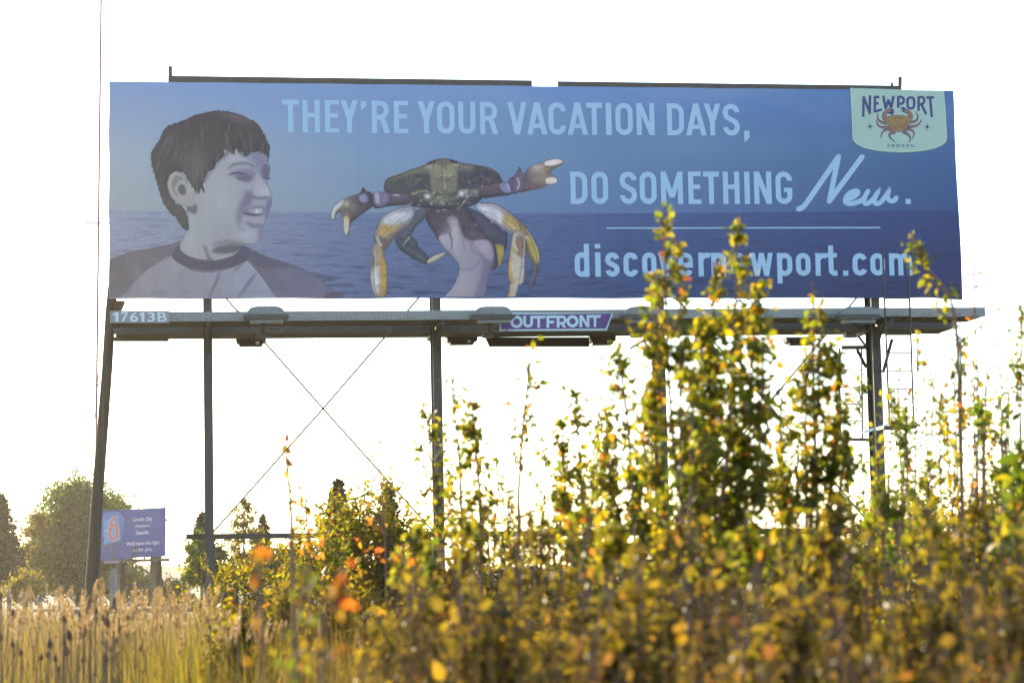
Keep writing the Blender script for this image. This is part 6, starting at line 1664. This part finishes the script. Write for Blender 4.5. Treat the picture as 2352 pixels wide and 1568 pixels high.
blades('broad_grass', 'broad green grass blades along the bottom right', p, h, rng.uniform(.01, .02, len(p)), .5, 'grass')
p, x, d = scatter(14000, -500, 3000, 27, 95, .6)
h = rng.uniform(.45, .95, len(p)) * np.interp(d, [27, 40, 95], [1.1, .8, .9])
blades('field_grass', 'grass of the field behind, up to the trees', p, h, rng.uniform(.012, .03, len(p)), .6, 'grass', seg=3)

# plumed seed heads: stem plus a tapering head of many small spikelets
def plumes(label, spots, mat='plume'):
    V, Q = [], []; sv = MB()
    for (p0, hgt, lean, az, hl) in spots:
        dv = np.array([math.cos(az), math.sin(az), 0])
        pt = lambda u: p0 + np.array([0, 0, hgt * u * (1 - .2 * lean * u)]) + dv * hgt * lean * u ** 3
        sv.tube([pt(u) for u in (0, .35, .6, .8, .9, 1)], [.0022, .002, .0018, .0015, .0012, .0008], 3, cap=False)
        for k in range(46):
            u = 1 - hl * rng.random(); c = pt(u); tg = norm(pt(min(1, u + .02)) - pt(u - .02))
            r_ = .011 * math.sin(math.pi * min(.98, max(.05, (1 - u) / hl))) ** .6
            sd = norm(np.cross(tg, rng.normal(size=3)))
            q = c + sd * r_ * .4; e = q + tg * .016 + sd * r_ * .8
            w2 = norm(np.cross(tg, sd)) * .0028
            i = len(V); V += [q - w2, q + w2, e + w2 * .4, e - w2 * .4]; Q.append((i, i + 1, i + 2, i + 3))
    k = len(V)
    o = link('plume_grass', mesh_np('plume_grass', np.array(V), quads=Q, mat=M[mat])); tag(o, label, None, None, 'stuff')
    s_ = sv.build('stalks', M['straw'], o)
sp = []
for i in range(420):
    px_ = rng.uniform(-40, 620) if i < 360 else rng.uniform(600, 1500); d = rng.uniform(10, 22)
    yt = rng.normal(1392, 26) if px_ < 480 else rng.normal(1430, 24)
    yt = max(yt, 1332)
    c = W(px_, yt, d)
    sp.append((np.array([c[0], d, 0]), c[2] * 1.02, rng.uniform(.02, .16), rng.uniform(0, 6.28), rng.uniform(.055, .09)))
plumes('pale curved seed plumes standing above the dry grass', sp)

# ------------------------------------------------------------------ teasels
def teasel_parts():
    hd = MB(); n, k = 12, 16
    vs, fs = [], []
    for i in range(n + 1):
        u = i / n; r_ = .5 * (math.sin(math.pi * u) ** .62) * (1 - .28 * u)
        for j in range(k):
            a = 2 * math.pi * (j + .5 * (i % 2)) / k; rr = r_ * (1 + .10 * ((i + j) % 2))
            vs.append((rr * math.cos(a), rr * math.sin(a), u * 1.9))
    for i in range(n):
        for j in range(k): fs.append((i * k + j, i * k + (j + 1) % k, (i + 1) * k + (j + 1) % k, (i + 1) * k + j))
    hd.add(vs, fs)
    for i in range(230):                                 # spines
        u = rng.uniform(.05, .98); a = rng.uniform(0, 6.28); r_ = .5 * (math.sin(math.pi * u) ** .62) * (1 - .28 * u)
        p = np.array([r_ * math.cos(a), r_ * math.sin(a), u * 1.9]); o_ = np.array([math.cos(a), math.sin(a), .55])
        t_ = np.array([-math.sin(a), math.cos(a), 0]) * .022
        hd.add([p - t_, p + t_, p + o_ * .15], [(0, 1, 2)])
    br = MB()
    for j in range(7):
        a = 2 * math.pi * j / 7; c_, s_ = math.cos(a), math.sin(a)
        br.tube([(.1 * c_, .1 * s_, 0), (.55 * c_, .55 * s_, .05), (.85 * c_, .85 * s_, .55), (.8 * c_, .8 * s_, 1.25 + .5 * rng.random())], [.045, .04, .03, .008], 3, cap=False)
    return hd, br
hd, br = teasel_parts()
head_me = hd.build('head', M['teasel'], None, smooth=True); br_me = br.build('bract', M['teasel_stem'], None)
hm, bm_ = head_me.data, br_me.data
bpy.data.objects.remove(head_me); bpy.data.objects.remove(br_me)
tz = [(843, 955), (845, 1008), (712, 1030), (662, 1045), (790, 1055), (765, 1085), (793, 1118), (585, 1055), (470, 1085), (478, 1105), (662, 1142), (625, 1165), (1004, 1072), (948, 1078), (948, 1208), (876, 1165), (525, 1210), (368, 1272), (497, 1325), (760, 1262), (786, 1380), (868, 1340), (868, 1252), (614, 1390), (1037, 1310), (10, 1215), (95, 1043), (5, 918), (97, 1280), (158, 1338), (300, 1372), (352, 1355), (413, 1382), (432, 1460), (472, 1265), (822, 1300), (1662, 935), (1760, 940), (1545, 945), (1627, 1210), (1850, 1075), (893, 1110)]
big = {(625, 1165): 1.4, (1662, 935): 1.45, (525, 1210): 1.25, (497, 1325): 1.2, (786, 1380): 1.15, (845, 1008): 1.1, (1004, 1072): 1.1, (10, 1215): 1.2, (368, 1272): 1.1, (1760, 940): 1.1, (793, 1118): 1.2}
ordn = ['first', 'second', 'third', 'fourth', 'fifth', 'sixth', 'seventh', 'eighth', 'ninth', 'tenth', 'eleventh', 'twelfth', 'thirteenth', 'fourteenth', 'fifteenth', 'sixteenth', 'seventeenth', 'eighteenth', 'nineteenth', 'twentieth']
tz = sorted(tz)
for i, (zx, zy) in enumerate(tz):
    sz = big.get((zx, zy), .82 if i % 3 else .7)
    x, y = zT(zx, zy)
    d = float(10.5 + 2.5 * rng.random())
    c = W(x, y, d)
    hd_px = 68 * sz * .33 * .94                          # head height in pixels
    hh = hd_px / FPX * d / 1.9
    root = empty('teasel', (c[0], d, 0))
    j = len(tz) - 1 - i
    place = ('%s teasel from the left' % ordn[i]) if i < 20 else (('%s teasel from the right' % ordn[j]) if j < 20 else 'teasel in the middle of the row')
    look = 'big' if sz > 1 else 'small'; hi = 'standing above the grass' if zy < 1000 else ('level with the grass tops' if zy < 1150 else 'low among the grass')
    tag(root, '%s, %s brown spiny head %s' % (place, look, hi), 'teasel', 'teasels in the dry grass')
    lx, ly = rng.normal(0, .03, 2)
    st = MB(); zt_base = c[2] - hh * .95
    st.tube([(lx, ly, -.05), (lx * .4, ly * .4, zt_base * .5), (0, 0, zt_base)], [.006, .005, .0035], 5, cap=False)
    if i % 3 == 0:
        st.tube([(lx * .3, ly * .3, zt_base * .72), (.06, .02, zt_base * .8), (.1, .03, zt_base * .86)], [.003, .0025, .001], 4, cap=False)
    st.build('stem', M['teasel_stem'], root)
    for nm, me in (('head', hm), ('bract', bm_)):
        o = link(nm, me, root); o.location = (0, 0, zt_base); o.scale = (hh * 1.08, hh * 1.08, hh); o.rotation_euler = (rng.normal(0, .12), rng.normal(0, .12), rng.uniform(0, 6))
# ------------------------------------------------------------------ thin haze, one closed box round the whole place, added for the lens veil
m, t, out = nodes_of('veil_haze')
pv = N(t, 'ShaderNodeVolumePrincipled')
pv.inputs['Color'].default_value = (0.98, 0.92, 0.8, 1); pv.inputs['Density'].default_value = 0.00014; pv.inputs['Anisotropy'].default_value = 0.72
t.links.new(pv.outputs[0], out.inputs['Volume'])
mb = MB(); mb.box(-1600, 1600, -350, 2500, -2.0, 24.0)
hz_o = mb.build('haze', m); tag(hz_o, 'thin pale haze over the whole field, added for the lens veil', kind='stuff')
